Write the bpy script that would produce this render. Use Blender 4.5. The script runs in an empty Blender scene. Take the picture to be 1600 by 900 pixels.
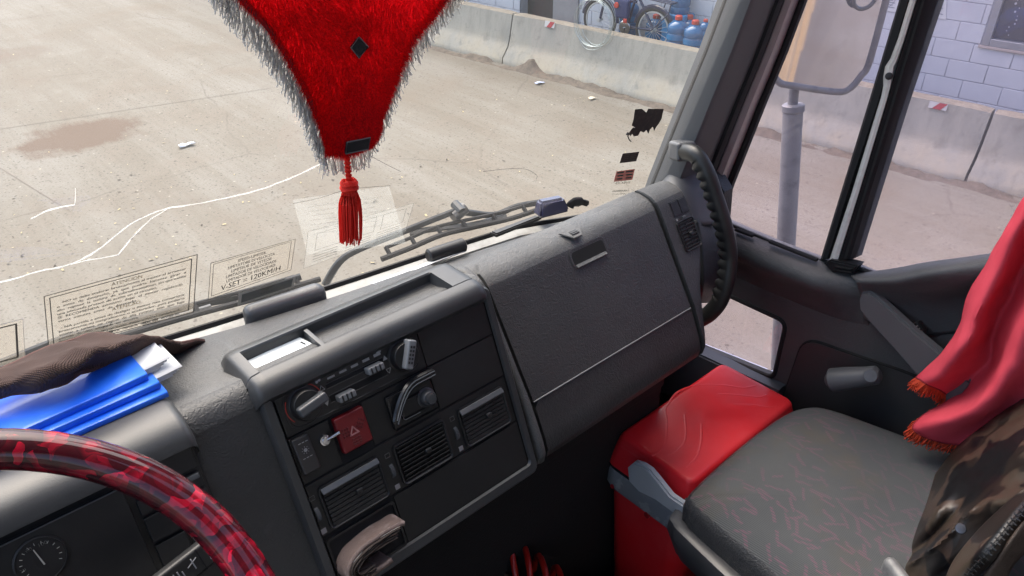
import bpy, bmesh, math, random
from mathutils import Vector, Matrix, noise
from math import sin, cos, radians, pi
random.seed(7)
SC = bpy.context.scene
COL = SC.collection
GZ = -2.8                      # ground, measured from the eye; everything is lifted by -GZ at the end
# ------------------------------------------------------------------ camera, sky, sun, exposure
F = 1200.0; PITCH = radians(31.7); HEAD = radians(42)
cam = bpy.data.objects.new('camera', bpy.data.cameras.new('camera')); COL.objects.link(cam)
cam.data.sensor_width = 36; cam.data.lens = F/1600*36; cam.data.clip_start = .02; cam.data.clip_end = 2000
cam.rotation_euler = (pi/2-PITCH, 0, -HEAD); cam.location = (0, 0, 0)
SC.camera = cam
SUN_EL, SUN_AZ = 60, 8       # azimuth from straight ahead of the truck, positive to its right
w = bpy.data.worlds.new('World'); SC.world = w; w.use_nodes = True
nt = w.node_tree; bg = nt.nodes['Background']
sky = nt.nodes.new('ShaderNodeTexSky'); sky.sky_type = 'NISHITA'; sky.sun_disc = False
sky.sun_elevation = radians(SUN_EL); sky.sun_rotation = radians(SUN_AZ); sky.dust_density = 4; sky.air_density = 1.0
nt.links.new(sky.outputs[0], bg.inputs[0]); bg.inputs[1].default_value = .15
sl = bpy.data.lights.new('sun', 'SUN'); sl.energy = 1.5; sl.angle = radians(75); sl.color = (1, .95, .88)
so = bpy.data.objects.new('sun', sl); COL.objects.link(so)
so.rotation_euler = (radians(90-SUN_EL), 0, radians(180-SUN_AZ)); so.location = (-2, 5, 8)
SC.view_settings.view_transform = 'Standard'; SC.view_settings.look = 'None'
SC.view_settings.exposure = 1.65; SC.view_settings.gamma = 1
SC.render.engine = 'CYCLES'
SC.cycles.max_bounces = 10; SC.cycles.diffuse_bounces = 5; SC.cycles.transparent_max_bounces = 24; SC.cycles.glossy_bounces = 5

# ------------------------------------------------------------------ measuring: a pixel of the photograph met with a known plane
fw = Vector((sin(HEAD)*cos(PITCH), cos(HEAD)*cos(PITCH), -sin(PITCH))); rt = Vector((cos(HEAD), -sin(HEAD), 0)); up = rt.cross(fw)
def ray(x, y): return fw + rt*((x-800)/F) - up*((y-450)/F)
def onX(x, y, X): d = ray(x, y); return d*(X/d.x)
def onY(x, y, Y): d = ray(x, y); return d*(Y/d.y)
def onZ(x, y, Z): d = ray(x, y); return d*(Z/d.z)
def onP(x, y, p, n): d = ray(x, y); return d*(p.dot(n)/d.dot(n))
def lerp(a, b, t): return a+(b-a)*t
def interp(tab, x):
    if x <= tab[0][0]: return tab[0][1]
    for (a, b), (c, d) in zip(tab, tab[1:]):
        if x <= c: return b+(d-b)*(x-a)/(c-a)
    return tab[-1][1]

# ------------------------------------------------------------------ materials
MATS = {}
def mat(name, col, rough=.5, metal=0, var=None, bump=None, coat=0, spec=.5, trans=0, sheen=0):
    """var=(scale, other colour, contrast lo, hi); bump=(scale, strength, kind)"""
    m = bpy.data.materials.new(name); m.use_nodes = True; t = m.node_tree; b = t.nodes['Principled BSDF']
    b.inputs['Base Color'].default_value = (*col, 1); b.inputs['Roughness'].default_value = rough
    b.inputs['Metallic'].default_value = metal; b.inputs['Coat Weight'].default_value = coat
    b.inputs['Specular IOR Level'].default_value = spec; b.inputs['Sheen Weight'].default_value = sheen
    tc = t.nodes.new('ShaderNodeTexCoord')
    if var:
        n = t.nodes.new('ShaderNodeTexNoise'); n.inputs['Scale'].default_value = var[0]; n.inputs['Detail'].default_value = 6
        n.inputs['Roughness'].default_value = .65
        t.links.new(tc.outputs['Object'], n.inputs['Vector'])
        r = t.nodes.new('ShaderNodeMapRange'); r.inputs[1].default_value = var[2]; r.inputs[2].default_value = var[3]
        t.links.new(n.outputs[0], r.inputs[0])
        mx = t.nodes.new('ShaderNodeMix'); mx.data_type = 'RGBA'
        mx.inputs['A'].default_value = (*col, 1); mx.inputs['B'].default_value = (*var[1], 1)
        t.links.new(r.outputs[0], mx.inputs['Factor']); out = mx.outputs['Result']
        if name in ('dash_pad', 'dash_top', 'smooth_plastic', 'panel_black', 'door_lining', 'seat_shell', 'cooler_red', 'black_plastic'):
            for sc_, lo, hi, f_, stretch in ((420, .66, .74, .55, (1, 1, 1)), (24, .62, .70, .30, (1, .12, 1)), (5, .50, .70, .35, (1, 1, 1))):
                mp_ = t.nodes.new('ShaderNodeMapping'); mp_.inputs['Scale'].default_value = stretch; mp_.inputs['Rotation'].default_value = (.3, .5, .9)
                n_ = t.nodes.new('ShaderNodeTexNoise'); n_.inputs['Scale'].default_value = sc_; n_.inputs['Detail'].default_value = 5; n_.inputs['Roughness'].default_value = .7
                t.links.new(tc.outputs['Object'], mp_.inputs[0]); t.links.new(mp_.outputs[0], n_.inputs['Vector'])
                r_ = t.nodes.new('ShaderNodeMapRange'); r_.inputs[1].default_value = lo; r_.inputs[2].default_value = hi; r_.inputs[4].default_value = f_; t.links.new(n_.outputs[0], r_.inputs[0])
                m_ = t.nodes.new('ShaderNodeMix'); m_.data_type = 'RGBA'; m_.inputs['B'].default_value = tuple(min(1, c*2.0+.008) for c in col)+(1,) if name != 'cooler_red' else (.80, .10, .11, 1)
                t.links.new(out, m_.inputs['A']); t.links.new(r_.outputs[0], m_.inputs['Factor']); out = m_.outputs['Result']
        t.links.new(out, b.inputs['Base Color'])
        r2 = t.nodes.new('ShaderNodeMapRange'); r2.inputs[3].default_value = rough-.06; r2.inputs[4].default_value = min(1, rough+.14)
        r2.inputs[1].default_value = var[2]; r2.inputs[2].default_value = var[3]
        t.links.new(n.outputs[0], r2.inputs[0]); t.links.new(r2.outputs[0], b.inputs['Roughness'])
    if bump:
        bp = t.nodes.new('ShaderNodeBump'); bp.inputs['Strength'].default_value = bump[1]; bp.inputs['Distance'].default_value = .0015
        if bump[2] == 'leather':
            n0 = t.nodes.new('ShaderNodeTexNoise'); n0.inputs['Scale'].default_value = bump[0]*.35; n0.inputs['Detail'].default_value = 3
            t.links.new(tc.outputs['Object'], n0.inputs['Vector'])
            v = t.nodes.new('ShaderNodeTexVoronoi'); v.inputs['Scale'].default_value = bump[0]; v.feature = 'SMOOTH_F1'
            mp = t.nodes.new('ShaderNodeMapping'); mp.inputs['Scale'].default_value = (.45, 1, 1)
            ad = t.nodes.new('ShaderNodeMixRGB'); ad.inputs[0].default_value = .06
            t.links.new(tc.outputs['Object'], ad.inputs[1]); t.links.new(n0.outputs['Color'], ad.inputs[2])
            t.links.new(ad.outputs[0], mp.inputs[0]); t.links.new(mp.outputs[0], v.inputs['Vector'])
            t.links.new(v.outputs['Distance'], bp.inputs['Height'])
        else:
            n2 = t.nodes.new('ShaderNodeTexNoise'); n2.inputs['Scale'].default_value = bump[0]; n2.inputs['Detail'].default_value = 5
            t.links.new(tc.outputs['Object'], n2.inputs['Vector']); t.links.new(n2.outputs[0], bp.inputs['Height'])
        t.links.new(bp.outputs[0], b.inputs['Normal'])
    MATS[name] = m; return m
def nodes(m): return m.node_tree.nodes, m.node_tree.links
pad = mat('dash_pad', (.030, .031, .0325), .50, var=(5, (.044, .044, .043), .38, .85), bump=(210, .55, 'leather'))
padtop = mat('dash_top', (.062, .064, .066), .50, var=(9, (.105, .103, .098), .38, .8), bump=(260, .7, 'leather'))  # paler copy of the pad, daylight on the upper faces put into its colour
smooth = mat('smooth_plastic', (.034, .036, .039), .38, var=(6, (.052, .052, .051), .35, .9), bump=(700, .12, 'n'))
doorm = mat('door_lining', (.058, .060, .063), .48, var=(5, (.076, .076, .075), .38, .85), bump=(230, .5, 'leather'))
pillarm = mat('pillar_plastic', (.085, .089, .096), .5, var=(7, (.105, .108, .112), .35, .9), bump=(700, .15, 'n'))
panel = mat('panel_black', (.0085, .009, .0105), .45, var=(9, (.014, .0138, .0135), .35, .85), bump=(900, .1, 'n'))
blackp = mat('black_plastic', (.011, .0113, .012), .48, var=(20, (.017, .017, .0165), .4, .8))
void = mat('dark_gap', (.006, .006, .007), .9)
greyp = mat('grey_plastic', (.075, .08, .085), .38, var=(40, (.11, .11, .11), .5, .8))
ltgrey = mat('light_grey_plastic', (.17, .178, .185), .38)
print_w = mat('white_print', (.30, .30, .30), .6)
print_r = mat('red_print', (.35, .03, .02), .6)
hazred = mat('hazard_red', (.16, .006, .010), .4, bump=(600, .1, 'n'))
chrome = mat('chrome', (.6, .6, .62), .18, 1)
silver = mat('silver_strip', (.72, .71, .67), .45, .2, var=(30, (.50, .49, .46), .5, .8))
rubber = mat('rubber', (.007, .007, .008), .75)
bodypaint = mat('body_paint', (.34, .285, .285), .35, .0, var=(20, (.26, .205, .20), .5, .8), coat=.3)
whitepaint = mat('white_paint', (.42, .42, .39), .5, var=(25, (.25, .24, .21), .5, .75))
mirrorgrey = mat('mirror_grey', (.205, .21, .212), .45, var=(30, (.10, .105, .11), .5, .8))
coolred = mat('cooler_red', (.78, .018, .026), .36, var=(11, (.79, .03, .04), .42, .75), bump=(80, .05, 'n'))
coolgrey = mat('cooler_grey', (.26, .28, .295), .30, var=(20, (.42, .43, .44), .5, .8))
bluefold = mat('folder_blue', (.008, .115, .78), .34, var=(9, (.03, .19, .84), .45, .75))
paper = mat('paper', (.60, .61, .62), .7)
cardm = mat('card_white', (.56, .60, .62), .3, var=(30, (.46, .51, .54), .55, .7))
leatherw = mat('wallet_leather', (.20, .145, .125), .6, var=(40, (.36, .30, .27), .5, .75), bump=(200, .5, 'leather'))
cardboard = mat('cardboard', (.07, .035, .02), .8, var=(30, (.10, .05, .03), .4, .7))
hosered = mat('hose_red', (.40, .015, .010), .3, coat=.3)
carpet = mat('floor_mat', (.010, .010, .011), .9, bump=(300, .8, 'n'))
fringeor = mat('fringe_orange', (.50, .045, .012), .7)
liner = mat('cab_lining', (.36, .355, .34), .9)
seatleather = mat('seat_leather', (.055, .058, .062), .45, var=(14, (.06, .06, .06), .4, .85), bump=(200, .9, 'leather'))
pennantback = mat('pennant_cloth', (.75, .003, .008), .9, spec=.1)
mirrorchip = mat('mirror_chip', (.03, .03, .033), .15, .4)
ironm = mat('wire_metal', (.36, .41, .40), .4, .6)
def translucent(name, col, k=.5, var=None):
    m = mat(name, col, .75, var=var); t = m.node_tree; o = t.nodes['Material Output']; b = t.nodes['Principled BSDF']
    tr = t.nodes.new('ShaderNodeBsdfTranslucent'); tr.inputs[0].default_value = (*col, 1); mx = t.nodes.new('ShaderNodeMixShader'); mx.inputs[0].default_value = k
    t.links.new(b.outputs[0], mx.inputs[1]); t.links.new(tr.outputs[0], mx.inputs[2]); t.links.new(mx.outputs[0], o.inputs[0]); return m
crackm = translucent('crack_white', (.9, .9, .88), .9)
fringegr = translucent('fringe_grey', (.70, .69, .67), .5)
tasselm = translucent('tassel_red', (.85, .035, .018), .4)
redcloth = translucent('curtain_red', (.80, .105, .145), .24, (14, (.68, .07, .105), .4, .75))
redcloth.node_tree.nodes['Principled BSDF'].inputs['Specular IOR Level'].default_value = .04
for l_ in [l for l in redcloth.node_tree.links if l.to_socket.name == 'Roughness']: redcloth.node_tree.links.remove(l_)
redcloth.node_tree.nodes['Principled BSDF'].inputs['Roughness'].default_value = .95
def texmat(name, build, rough=.7):
    m = bpy.data.materials.new(name); m.use_nodes = True; MATS[name] = m
    t = m.node_tree; b = t.nodes['Principled BSDF']; b.inputs['Roughness'].default_value = rough
    tc = t.nodes.new('ShaderNodeTexCoord')
    def N(kind, **kw):
        n = t.nodes.new(kind)
        for k, v in kw.items():
            if k.startswith('i_'): n.inputs[k[2:].replace('_', ' ')].default_value = v
            else: setattr(n, k, v)
        return n
    def ln(a, b_): t.links.new(a, b_)
    def noise_(scale, detail=5, vec=None, rough_=.6):
        n = N('ShaderNodeTexNoise'); n.inputs['Scale'].default_value = scale; n.inputs['Detail'].default_value = detail; n.inputs['Roughness'].default_value = rough_
        ln(vec or tc.outputs['Object'], n.inputs['Vector']); return n.outputs[0]
    def rng(v, a, b_, c=0, d=1):
        r = N('ShaderNodeMapRange'); r.inputs[1].default_value = a; r.inputs[2].default_value = b_; r.inputs[3].default_value = c; r.inputs[4].default_value = d
        ln(v, r.inputs[0]); return r.outputs[0]
    def mixc(f, A, B):
        x = N('ShaderNodeMix', data_type='RGBA')
        for k, v in (('A', A), ('B', B)):
            if isinstance(v, tuple): x.inputs[k].default_value = (*v, 1)
            else: ln(v, x.inputs[k])
        if isinstance(f, (int, float)): x.inputs['Factor'].default_value = f
        else: ln(f, x.inputs['Factor'])
        return x.outputs['Result']
    def mth(op, a, b_=0):
        x = N('ShaderNodeMath', operation=op)
        for i, v in enumerate((a, b_)):
            if isinstance(v, (int, float)): x.inputs[i].default_value = v
            else: ln(v, x.inputs[i])
        return x.outputs[0]
    def mapv(scale=(1, 1, 1), rot=(0, 0, 0), loc=(0, 0, 0)):
        x = N('ShaderNodeMapping'); x.inputs['Scale'].default_value = scale; x.inputs['Rotation'].default_value = rot; x.inputs['Location'].default_value = loc
        ln(tc.outputs['Object'], x.inputs[0]); return x.outputs[0]
    def bump(h, s=.3, d=.01):
        x = N('ShaderNodeBump'); x.inputs['Strength'].default_value = s; x.inputs['Distance'].default_value = d
        ln(h, x.inputs['Height']); ln(x.outputs[0], b.inputs['Normal'])
    class K: pass
    k = K(); k.__dict__.update(N=N, ln=ln, noise=noise_, rng=rng, mix=mixc, math=mth, mapv=mapv, bump=bump, b=b, tc=tc, t=t)
    c = build(k)
    if c is not None: ln(c, b.inputs['Base Color'])
    return m
def glassmat(name, tint, refl=.05, rough=0.0, film=.05, fcol=(.9, .88, .84)):
    m = bpy.data.materials.new(name); m.use_nodes = True; t = m.node_tree; t.nodes.clear(); MATS[name] = m
    o = t.nodes.new('ShaderNodeOutputMaterial'); tr = t.nodes.new('ShaderNodeBsdfTransparent'); gl = t.nodes.new('ShaderNodeBsdfGlossy')
    tr.inputs[0].default_value = (*tint, 1); gl.inputs['Roughness'].default_value = rough
    fr = t.nodes.new('ShaderNodeFresnel'); fr.inputs[0].default_value = 1.4
    mu = t.nodes.new('ShaderNodeMath'); mu.operation = 'MULTIPLY'; mu.inputs[1].default_value = refl/.03; mu.use_clamp = True
    t.links.new(fr.outputs[0], mu.inputs[0])
    tl_ = t.nodes.new('ShaderNodeBsdfTranslucent'); tl_.inputs[0].default_value = (*fcol, 1)
    tc = t.nodes.new('ShaderNodeTexCoord'); n = t.nodes.new('ShaderNodeTexNoise'); n.inputs['Scale'].default_value = 5; n.inputs['Detail'].default_value = 7; n.inputs['Roughness'].default_value = .65
    t.links.new(tc.outputs['Object'], n.inputs['Vector'])
    r = t.nodes.new('ShaderNodeMapRange'); r.inputs[1].default_value = .3; r.inputs[2].default_value = .75; r.inputs[3].default_value = film*.5; r.inputs[4].default_value = film*1.7; t.links.new(n.outputs[0], r.inputs[0])
    mf = t.nodes.new('ShaderNodeMixShader'); t.links.new(r.outputs[0], mf.inputs[0]); t.links.new(tr.outputs[0], mf.inputs[1]); t.links.new(tl_.outputs[0], mf.inputs[2])
    mx = t.nodes.new('ShaderNodeMixShader'); t.links.new(mu.outputs[0], mx.inputs[0]); t.links.new(mf.outputs[0], mx.inputs[1]); t.links.new(gl.outputs[0], mx.inputs[2])
    t.links.new(mx.outputs[0], o.inputs[0]); return m
def sheermat(name, col, alpha, rough=.6):
    m = mat(name, col, rough); m.node_tree.nodes['Principled BSDF'].inputs['Alpha'].default_value = alpha; return m
wsglass = glassmat('windshield_glass', (.955, .955, .925), .016, film=.020, fcol=(.80, .79, .73))
sideglass = glassmat('side_glass', (.93, .88, .93), .02, film=.045, fcol=(.82, .77, .81))

def sheerglow(name, col, a):
    m = bpy.data.materials.new(name); m.use_nodes = True; t = m.node_tree; t.nodes.clear(); MATS[name] = m
    o = t.nodes.new('ShaderNodeOutputMaterial'); tr = t.nodes.new('ShaderNodeBsdfTransparent'); tl_ = t.nodes.new('ShaderNodeBsdfTranslucent'); tl_.inputs[0].default_value = (*col, 1)
    mx = t.nodes.new('ShaderNodeMixShader'); mx.inputs[0].default_value = a; t.links.new(tr.outputs[0], mx.inputs[1]); t.links.new(tl_.outputs[0], mx.inputs[2]); t.links.new(mx.outputs[0], o.inputs[0]); return m
decalbg = sheerglow('decal_clear', (.235, .208, .168), .36)
decalpale = sheermat('decal_pale', (.80, .80, .76), .35)
decalink = sheermat('decal_ink', (.012, .011, .011), .95)
decalgold = sheermat('decal_gold_ink', (.32, .25, .13), .8)
decalgrey = sheermat('decal_grey', (.10, .11, .11), .8)
decalrim = sheermat('decal_rim', (.45, .44, .40), .75)
decalred = sheermat('decal_red', (.55, .06, .05), .9)
decaldark = mat('decal_dark', (.035, .03, .026), .7, var=(120, (.10, .085, .07), .5, .7))
decalfaint = sheermat('decal_faint_ink', (.12, .12, .12), .45)
purplem = mat('purple_plastic', (.035, .035, .075), .2, coat=.5)
def b_ground(k):
    big = k.noise(.35, 6); fine = k.noise(48, 6, rough_=.8); mid = k.noise(2.6, 7); grit = k.noise(130, 4, rough_=.8)
    st = k.mapv((1.6, .07, 1), (0, 0, radians(-4)))
    streak = k.noise(14, 8, st, .75)
    c = k.mix(k.rng(big, .35, .65), (.160, .143, .112), (.190, .177, .148))
    band = k.noise(3.2, 4, k.mapv((.55, .03, 1), (0, 0, radians(-4))), .6)
    c = k.mix(k.math('MULTIPLY', k.rng(band, .46, .62), .45), c, (.128, .104, .074))
    c = k.mix(k.math('MULTIPLY', k.rng(band, .50, .36), .40), c, (.225, .212, .185))
    c = k.mix(k.math('MULTIPLY', k.rng(streak, .46, .70), .42), c, (.122, .101, .074))
    cr = k.N('ShaderNodeTexVoronoi'); cr.feature = 'DISTANCE_TO_EDGE'; cr.inputs['Scale'].default_value = .33; wv_ = k.N('ShaderNodeMixRGB'); wv_.inputs[0].default_value = .25; k.ln(k.tc.outputs['Object'], wv_.inputs[1]); nn_ = k.N('ShaderNodeTexNoise'); nn_.inputs['Scale'].default_value = 1.4; nn_.inputs['Detail'].default_value = 8; k.ln(k.tc.outputs['Object'], nn_.inputs['Vector']); k.ln(nn_.outputs['Color'], wv_.inputs[2]); k.ln(wv_.outputs[0], cr.inputs['Vector'])
    c = k.mix(k.math('MULTIPLY', k.rng(cr.outputs['Distance'], 0, .004, .55, 0), k.rng(k.noise(.8, 3), .45, .6)), c, (.085, .07, .055))
    c = k.mix(k.math('MULTIPLY', k.rng(k.noise(7, 7, None, .75), .56, .72), .5), c, (.118, .098, .072))
    c = k.mix(k.math('MULTIPLY', k.rng(mid, .52, .72), .5), c, (.226, .212, .180))
    c = k.mix(k.math('MULTIPLY', k.rng(k.noise(1.3, 7), .5, .68), .55), c, (.142, .112, .080))
    c = k.mix(k.math('MULTIPLY', k.rng(fine, .50, .70), .85), c, (.092, .080, .066))
    c = k.mix(k.math('MULTIPLY', k.rng(grit, .52, .68), .5), c, (.095, .082, .068))
    for sc_, r0, r1, msk_, colr in ((9, .08, .15, .70, (.060, .048, .038)), (17, .12, .22, .68, (.075, .062, .050)), (30, .18, .30, .5, (.085, .072, .058)), (7, .06, .10, .88, (.36, .32, .23)), (13, .09, .14, .88, (.32, .29, .23))):
        sp = k.N('ShaderNodeTexVoronoi'); sp.inputs['Scale'].default_value = sc_; k.ln(k.tc.outputs['Object'], sp.inputs['Vector']); se_ = k.N('ShaderNodeSeparateColor'); k.ln(sp.outputs['Color'], se_.inputs[0])
        wob_ = k.math('ADD', sp.outputs['Distance'], k.math('MULTIPLY', k.math('SUBTRACT', fine, .5), .22))
        c = k.mix(k.math('MULTIPLY', k.rng(wob_, r0, r1, .8, 0), k.rng(se_.outputs[1], msk_, msk_+.05)), c, colr)
    # damp brown stain with a ragged soft edge
    for (px, py, ax, ay, amt) in ((128, 213, .66, .48, 1), (20, 85, .5, .5, .35)):
        q = onZ(px, py, GZ); v = k.N('ShaderNodeVectorMath', operation='SUBTRACT'); k.ln(k.tc.outputs['Object'], v.inputs[0]); v.inputs[1].default_value = (q.x, q.y, 0)
        v2 = k.N('ShaderNodeVectorMath', operation='DIVIDE'); k.ln(v.outputs[0], v2.inputs[0]); v2.inputs[1].default_value = (ax, ay, 1e3)
        v3 = k.N('ShaderNodeVectorMath', operation='LENGTH'); k.ln(v2.outputs[0], v3.inputs[0])
        d = k.math('ADD', v3.outputs['Value'], k.math('MULTIPLY', k.math('SUBTRACT', k.noise(2.2, 5), .5), 1.5))
        d = k.math('ADD', d, k.math('MULTIPLY', k.math('SUBTRACT', streak, .5), .8))
        c = k.mix(k.math('MULTIPLY', k.rng(d, .70, 1.1, .85, 0), amt), c, (.098, .064, .042))
    k.bump(k.math('ADD', k.math('MULTIPLY', streak, .5), fine), .3, .01)
    return c
groundm = texmat('yard_ground', b_ground, .9)
def b_conc(k):
    a = k.noise(1.1, 7); f = k.noise(45, 5, rough_=.8); v = k.noise(4, 6, k.mapv((3.5, 3.5, .25)))
    c = k.mix(k.rng(a, .35, .7), (.33, .315, .27), (.25, .243, .215))
    c = k.mix(k.math('MULTIPLY', k.rng(v, .48, .75), .6), c, (.18, .172, .15))
    sx = k.N('ShaderNodeSeparateXYZ'); k.ln(k.tc.outputs['Object'], sx.inputs[0])
    low = k.math('MULTIPLY', k.rng(sx.outputs[2], .05, .38, 1, 0), k.rng(k.noise(3.5, 6), .35, .6))
    c = k.mix(k.math('MULTIPLY', low, .8), c, (.40, .345, .25))
    c = k.mix(k.math('MULTIPLY', k.rng(f, .55, .75), .6), c, (.15, .14, .12))
    c = k.mix(k.math('MULTIPLY', k.rng(k.noise(6, 7, None, .7), .56, .70), .55), c, (.15, .14, .122))
    k.bump(k.math('ADD', f, v), .35, .01); return c
concm = texmat('barrier_concrete', b_conc, .85)
def b_conctop(k):
    return k.mix(k.rng(k.noise(14, 6), .35, .7), (.27, .24, .19), (.21, .18, .14))
conctopm = texmat('barrier_dusty_top', b_conctop, .9)
def b_block(k):
    a = k.noise(2.2, 6); v = k.noise(3, 6, k.mapv((2, 2, .5)))
    c = k.mix(k.rng(a, .35, .7), (.56, .575, .615), (.49, .505, .545))
    c = k.mix(k.math('MULTIPLY', k.rng(v, .55, .8), .6), c, (.58, .58, .61)); 
    k.bump(k.noise(60, 5), .25, .006); return c
blockm = texmat('painted_block', b_block, .8)
mortarm = mat('mortar', (.34, .35, .38), .9, var=(3, (.44, .45, .48), .4, .7))
def b_seat(k):
    base = k.mix(k.rng(k.noise(5, 5), .35, .7), (.062, .069, .074), (.080, .086, .088))
    base = k.mix(k.math('MULTIPLY', k.rng(k.noise(7, 6), .52, .7), .6), base, (.088, .077, .058))
    wob = k.N('ShaderNodeTexNoise'); wob.inputs['Scale'].default_value = 22; wob.inputs['Detail'].default_value = 1; k.ln(k.tc.outputs['Object'], wob.inputs['Vector'])
    tot = None
    for sc_, loc_ in ((33, (0, 0, 0)), (29, (3.3, 7.1, 0))):
        mp = k.mapv((1, 1, 0), (0, 0, 0), loc_); ad = k.N('ShaderNodeMixRGB'); ad.inputs[0].default_value = .020; k.ln(mp, ad.inputs[1]); k.ln(wob.outputs['Color'], ad.inputs[2])
        v = k.N('ShaderNodeTexVoronoi'); v.voronoi_dimensions = '2D'; v.inputs['Scale'].default_value = sc_; v.inputs['Randomness'].default_value = .8; k.ln(ad.outputs[0], v.inputs['Vector'])
        sub = k.N('ShaderNodeVectorMath', operation='SUBTRACT'); k.ln(ad.outputs[0], sub.inputs[0]); k.ln(v.outputs['Position'], sub.inputs[1])
        sep = k.N('ShaderNodeSeparateColor'); k.ln(v.outputs['Color'], sep.inputs[0])
        ro = k.N('ShaderNodeVectorRotate'); ro.rotation_type = 'Z_AXIS'; k.ln(sub.outputs[0], ro.inputs['Vector']); k.ln(k.math('ADD', k.math('MULTIPLY', k.math('ROUND', k.math('MULTIPLY', sep.outputs[0], 3.4)), .55), .75), ro.inputs['Angle'])
        sx = k.N('ShaderNodeSeparateXYZ'); k.ln(ro.outputs[0], sx.inputs[0])
        d = k.math('MULTIPLY', k.rng(k.math('ABSOLUTE', sx.outputs[0]), .0145, .0160, 1, 0), k.rng(k.math('ABSOLUTE', sx.outputs[1]), .0022, .0030, 1, 0))
        d = k.math('MULTIPLY', d, k.rng(sep.outputs[1], .28, .30))
        tot = d if tot is None else k.math('MAXIMUM', tot, d)
    wv = k.N('ShaderNodeTexWave'); wv.inputs['Scale'].default_value = 68; wv.bands_direction = 'X'; k.ln(k.mapv((1, .35, 0)), wv.inputs['Vector'])
    worn = k.rng(k.noise(4, 3), .34, .52, .3, 1)
    c = k.mix(k.math('MULTIPLY', k.math('MULTIPLY', tot, k.rng(wv.outputs['Fac'], .3, .6, .12, 1)), k.math('MULTIPLY', worn, .50)), base, (.185, .075, .12))
    w2 = k.N('ShaderNodeTexWave'); w2.inputs['Scale'].default_value = 120; k.ln(k.mapv((1, .4, 0)), w2.inputs['Vector'])
    k.bump(k.math('ADD', w2.outputs['Fac'], k.noise(500, 3)), .4, .0008)
    return c
seatfab = texmat('seat_fabric', b_seat, .9)
def b_camo(k):
    a = k.noise(8, 2); b_ = k.noise(9, 2, k.mapv((1, 1, 1), (0, 0, 0), (4, 2, 9))); d = k.noise(9.5, 2, k.mapv((1, 1, 1), (0, 0, 0), (9, 7, 1)))
    c = k.mix(k.rng(a, .50, .512), (.052, .034, .025), (.015, .011, .009))
    c = k.mix(k.rng(b_, .55, .565), c, (.045, .034, .025))
    c = k.mix(k.rng(d, .56, .575), c, (.005, .005, .006))
    k.bump(k.noise(900, 3), .25, .0006); return c
camom = texmat('camo_nylon', b_camo, .38)
def b_wheel(k):
    n0 = k.N('ShaderNodeTexNoise'); n0.inputs['Scale'].default_value = 26; n0.inputs['Detail'].default_value = 2; k.ln(k.tc.outputs['Object'], n0.inputs['Vector'])
    mx = k.N('ShaderNodeMixRGB'); mx.inputs[0].default_value = .05; k.ln(k.tc.outputs['Object'], mx.inputs[1]); k.ln(n0.outputs['Color'], mx.inputs[2])
    v = k.N('ShaderNodeTexVoronoi'); v.inputs['Scale'].default_value = 62; v.feature = 'F1'; k.ln(mx.outputs[0], v.inputs['Vector'])
    sep = k.N('ShaderNodeSeparateColor'); k.ln(v.outputs['Color'], sep.inputs[0])
    w_ = k.noise(70, 3, mx.outputs[0])
    def facet(vo, gain, off):
        sb = k.N('ShaderNodeVectorMath', operation='SUBTRACT'); k.ln(mx.outputs[0], sb.inputs[0]); k.ln(vo.outputs['Position'], sb.inputs[1])
        cv = k.N('ShaderNodeVectorMath', operation='SUBTRACT'); k.ln(vo.outputs['Color'], cv.inputs[0]); cv.inputs[1].default_value = (.5, .5, .5)
        nv = k.N('ShaderNodeVectorMath', operation='NORMALIZE'); k.ln(cv.outputs[0], nv.inputs[0])
        dt = k.N('ShaderNodeVectorMath', operation='DOT_PRODUCT'); k.ln(sb.outputs[0], dt.inputs[0]); k.ln(nv.outputs[0], dt.inputs[1])
        return k.rng(dt.outputs['Value'], -gain, gain, off, 1)
    v2 = k.N('ShaderNodeTexVoronoi'); v2.inputs['Scale'].default_value = 125; k.ln(mx.outputs[0], v2.inputs['Vector'])
    f = k.math('MULTIPLY', facet(v, .010, -.05), facet(v2, .005, .35)); f = k.math('MULTIPLY', f, k.rng(sep.outputs[0], .1, .7, .15, 1.25))
    f = k.math('MAXIMUM', f, k.math('MULTIPLY', k.rng(w_, .60, .72), .35))
    f = k.math('POWER', k.math('MAXIMUM', f, 0), 1.5)
    c = k.mix(f, (.026, .0008, .004), (.60, .004, .030))
    k.b.inputs['Coat Weight'].default_value = .8; k.b.inputs['Coat Roughness'].default_value = .03; k.b.inputs['Specular IOR Level'].default_value = .05
    return c
wheelm = texmat('pearl_red', b_wheel, .6)
def b_cloth(k):
    a = k.noise(12, 5)
    c = k.mix(k.rng(a, .35, .7), (.075, .044, .036), (.11, .066, .053))
    w1 = k.N('ShaderNodeTexWave'); w1.inputs['Scale'].default_value = 250; w1.bands_direction = 'DIAGONAL'; k.ln(k.mapv((1, -1, .6)), w1.inputs['Vector'])
    w2 = k.N('ShaderNodeTexWave'); w2.inputs['Scale'].default_value = 250; w2.bands_direction = 'DIAGONAL'; k.ln(k.mapv((1, 1, .3)), w2.inputs['Vector'])
    h = k.math('ADD', w1.outputs['Fac'], w2.outputs['Fac'])
    c = k.mix(k.rng(h, .3, 1.2, .6, 0), c, (.022, .012, .010)); k.bump(h, .7, .002); return c
clothm = texmat('brown_knit', b_cloth, .95)
def b_fur(k):
    a = k.mix(k.rng(k.noise(60, 4), .3, .7), (.78, .002, .006), (.98, .006, .010))
    return k.mix(k.rng(k.noise(420, 3), .42, .62), a, (.42, .001, .004))
furm = texmat('red_fur', b_fur, .7)
furm.node_tree.nodes['Principled BSDF'].inputs['Specular IOR Level'].default_value = .15
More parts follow.
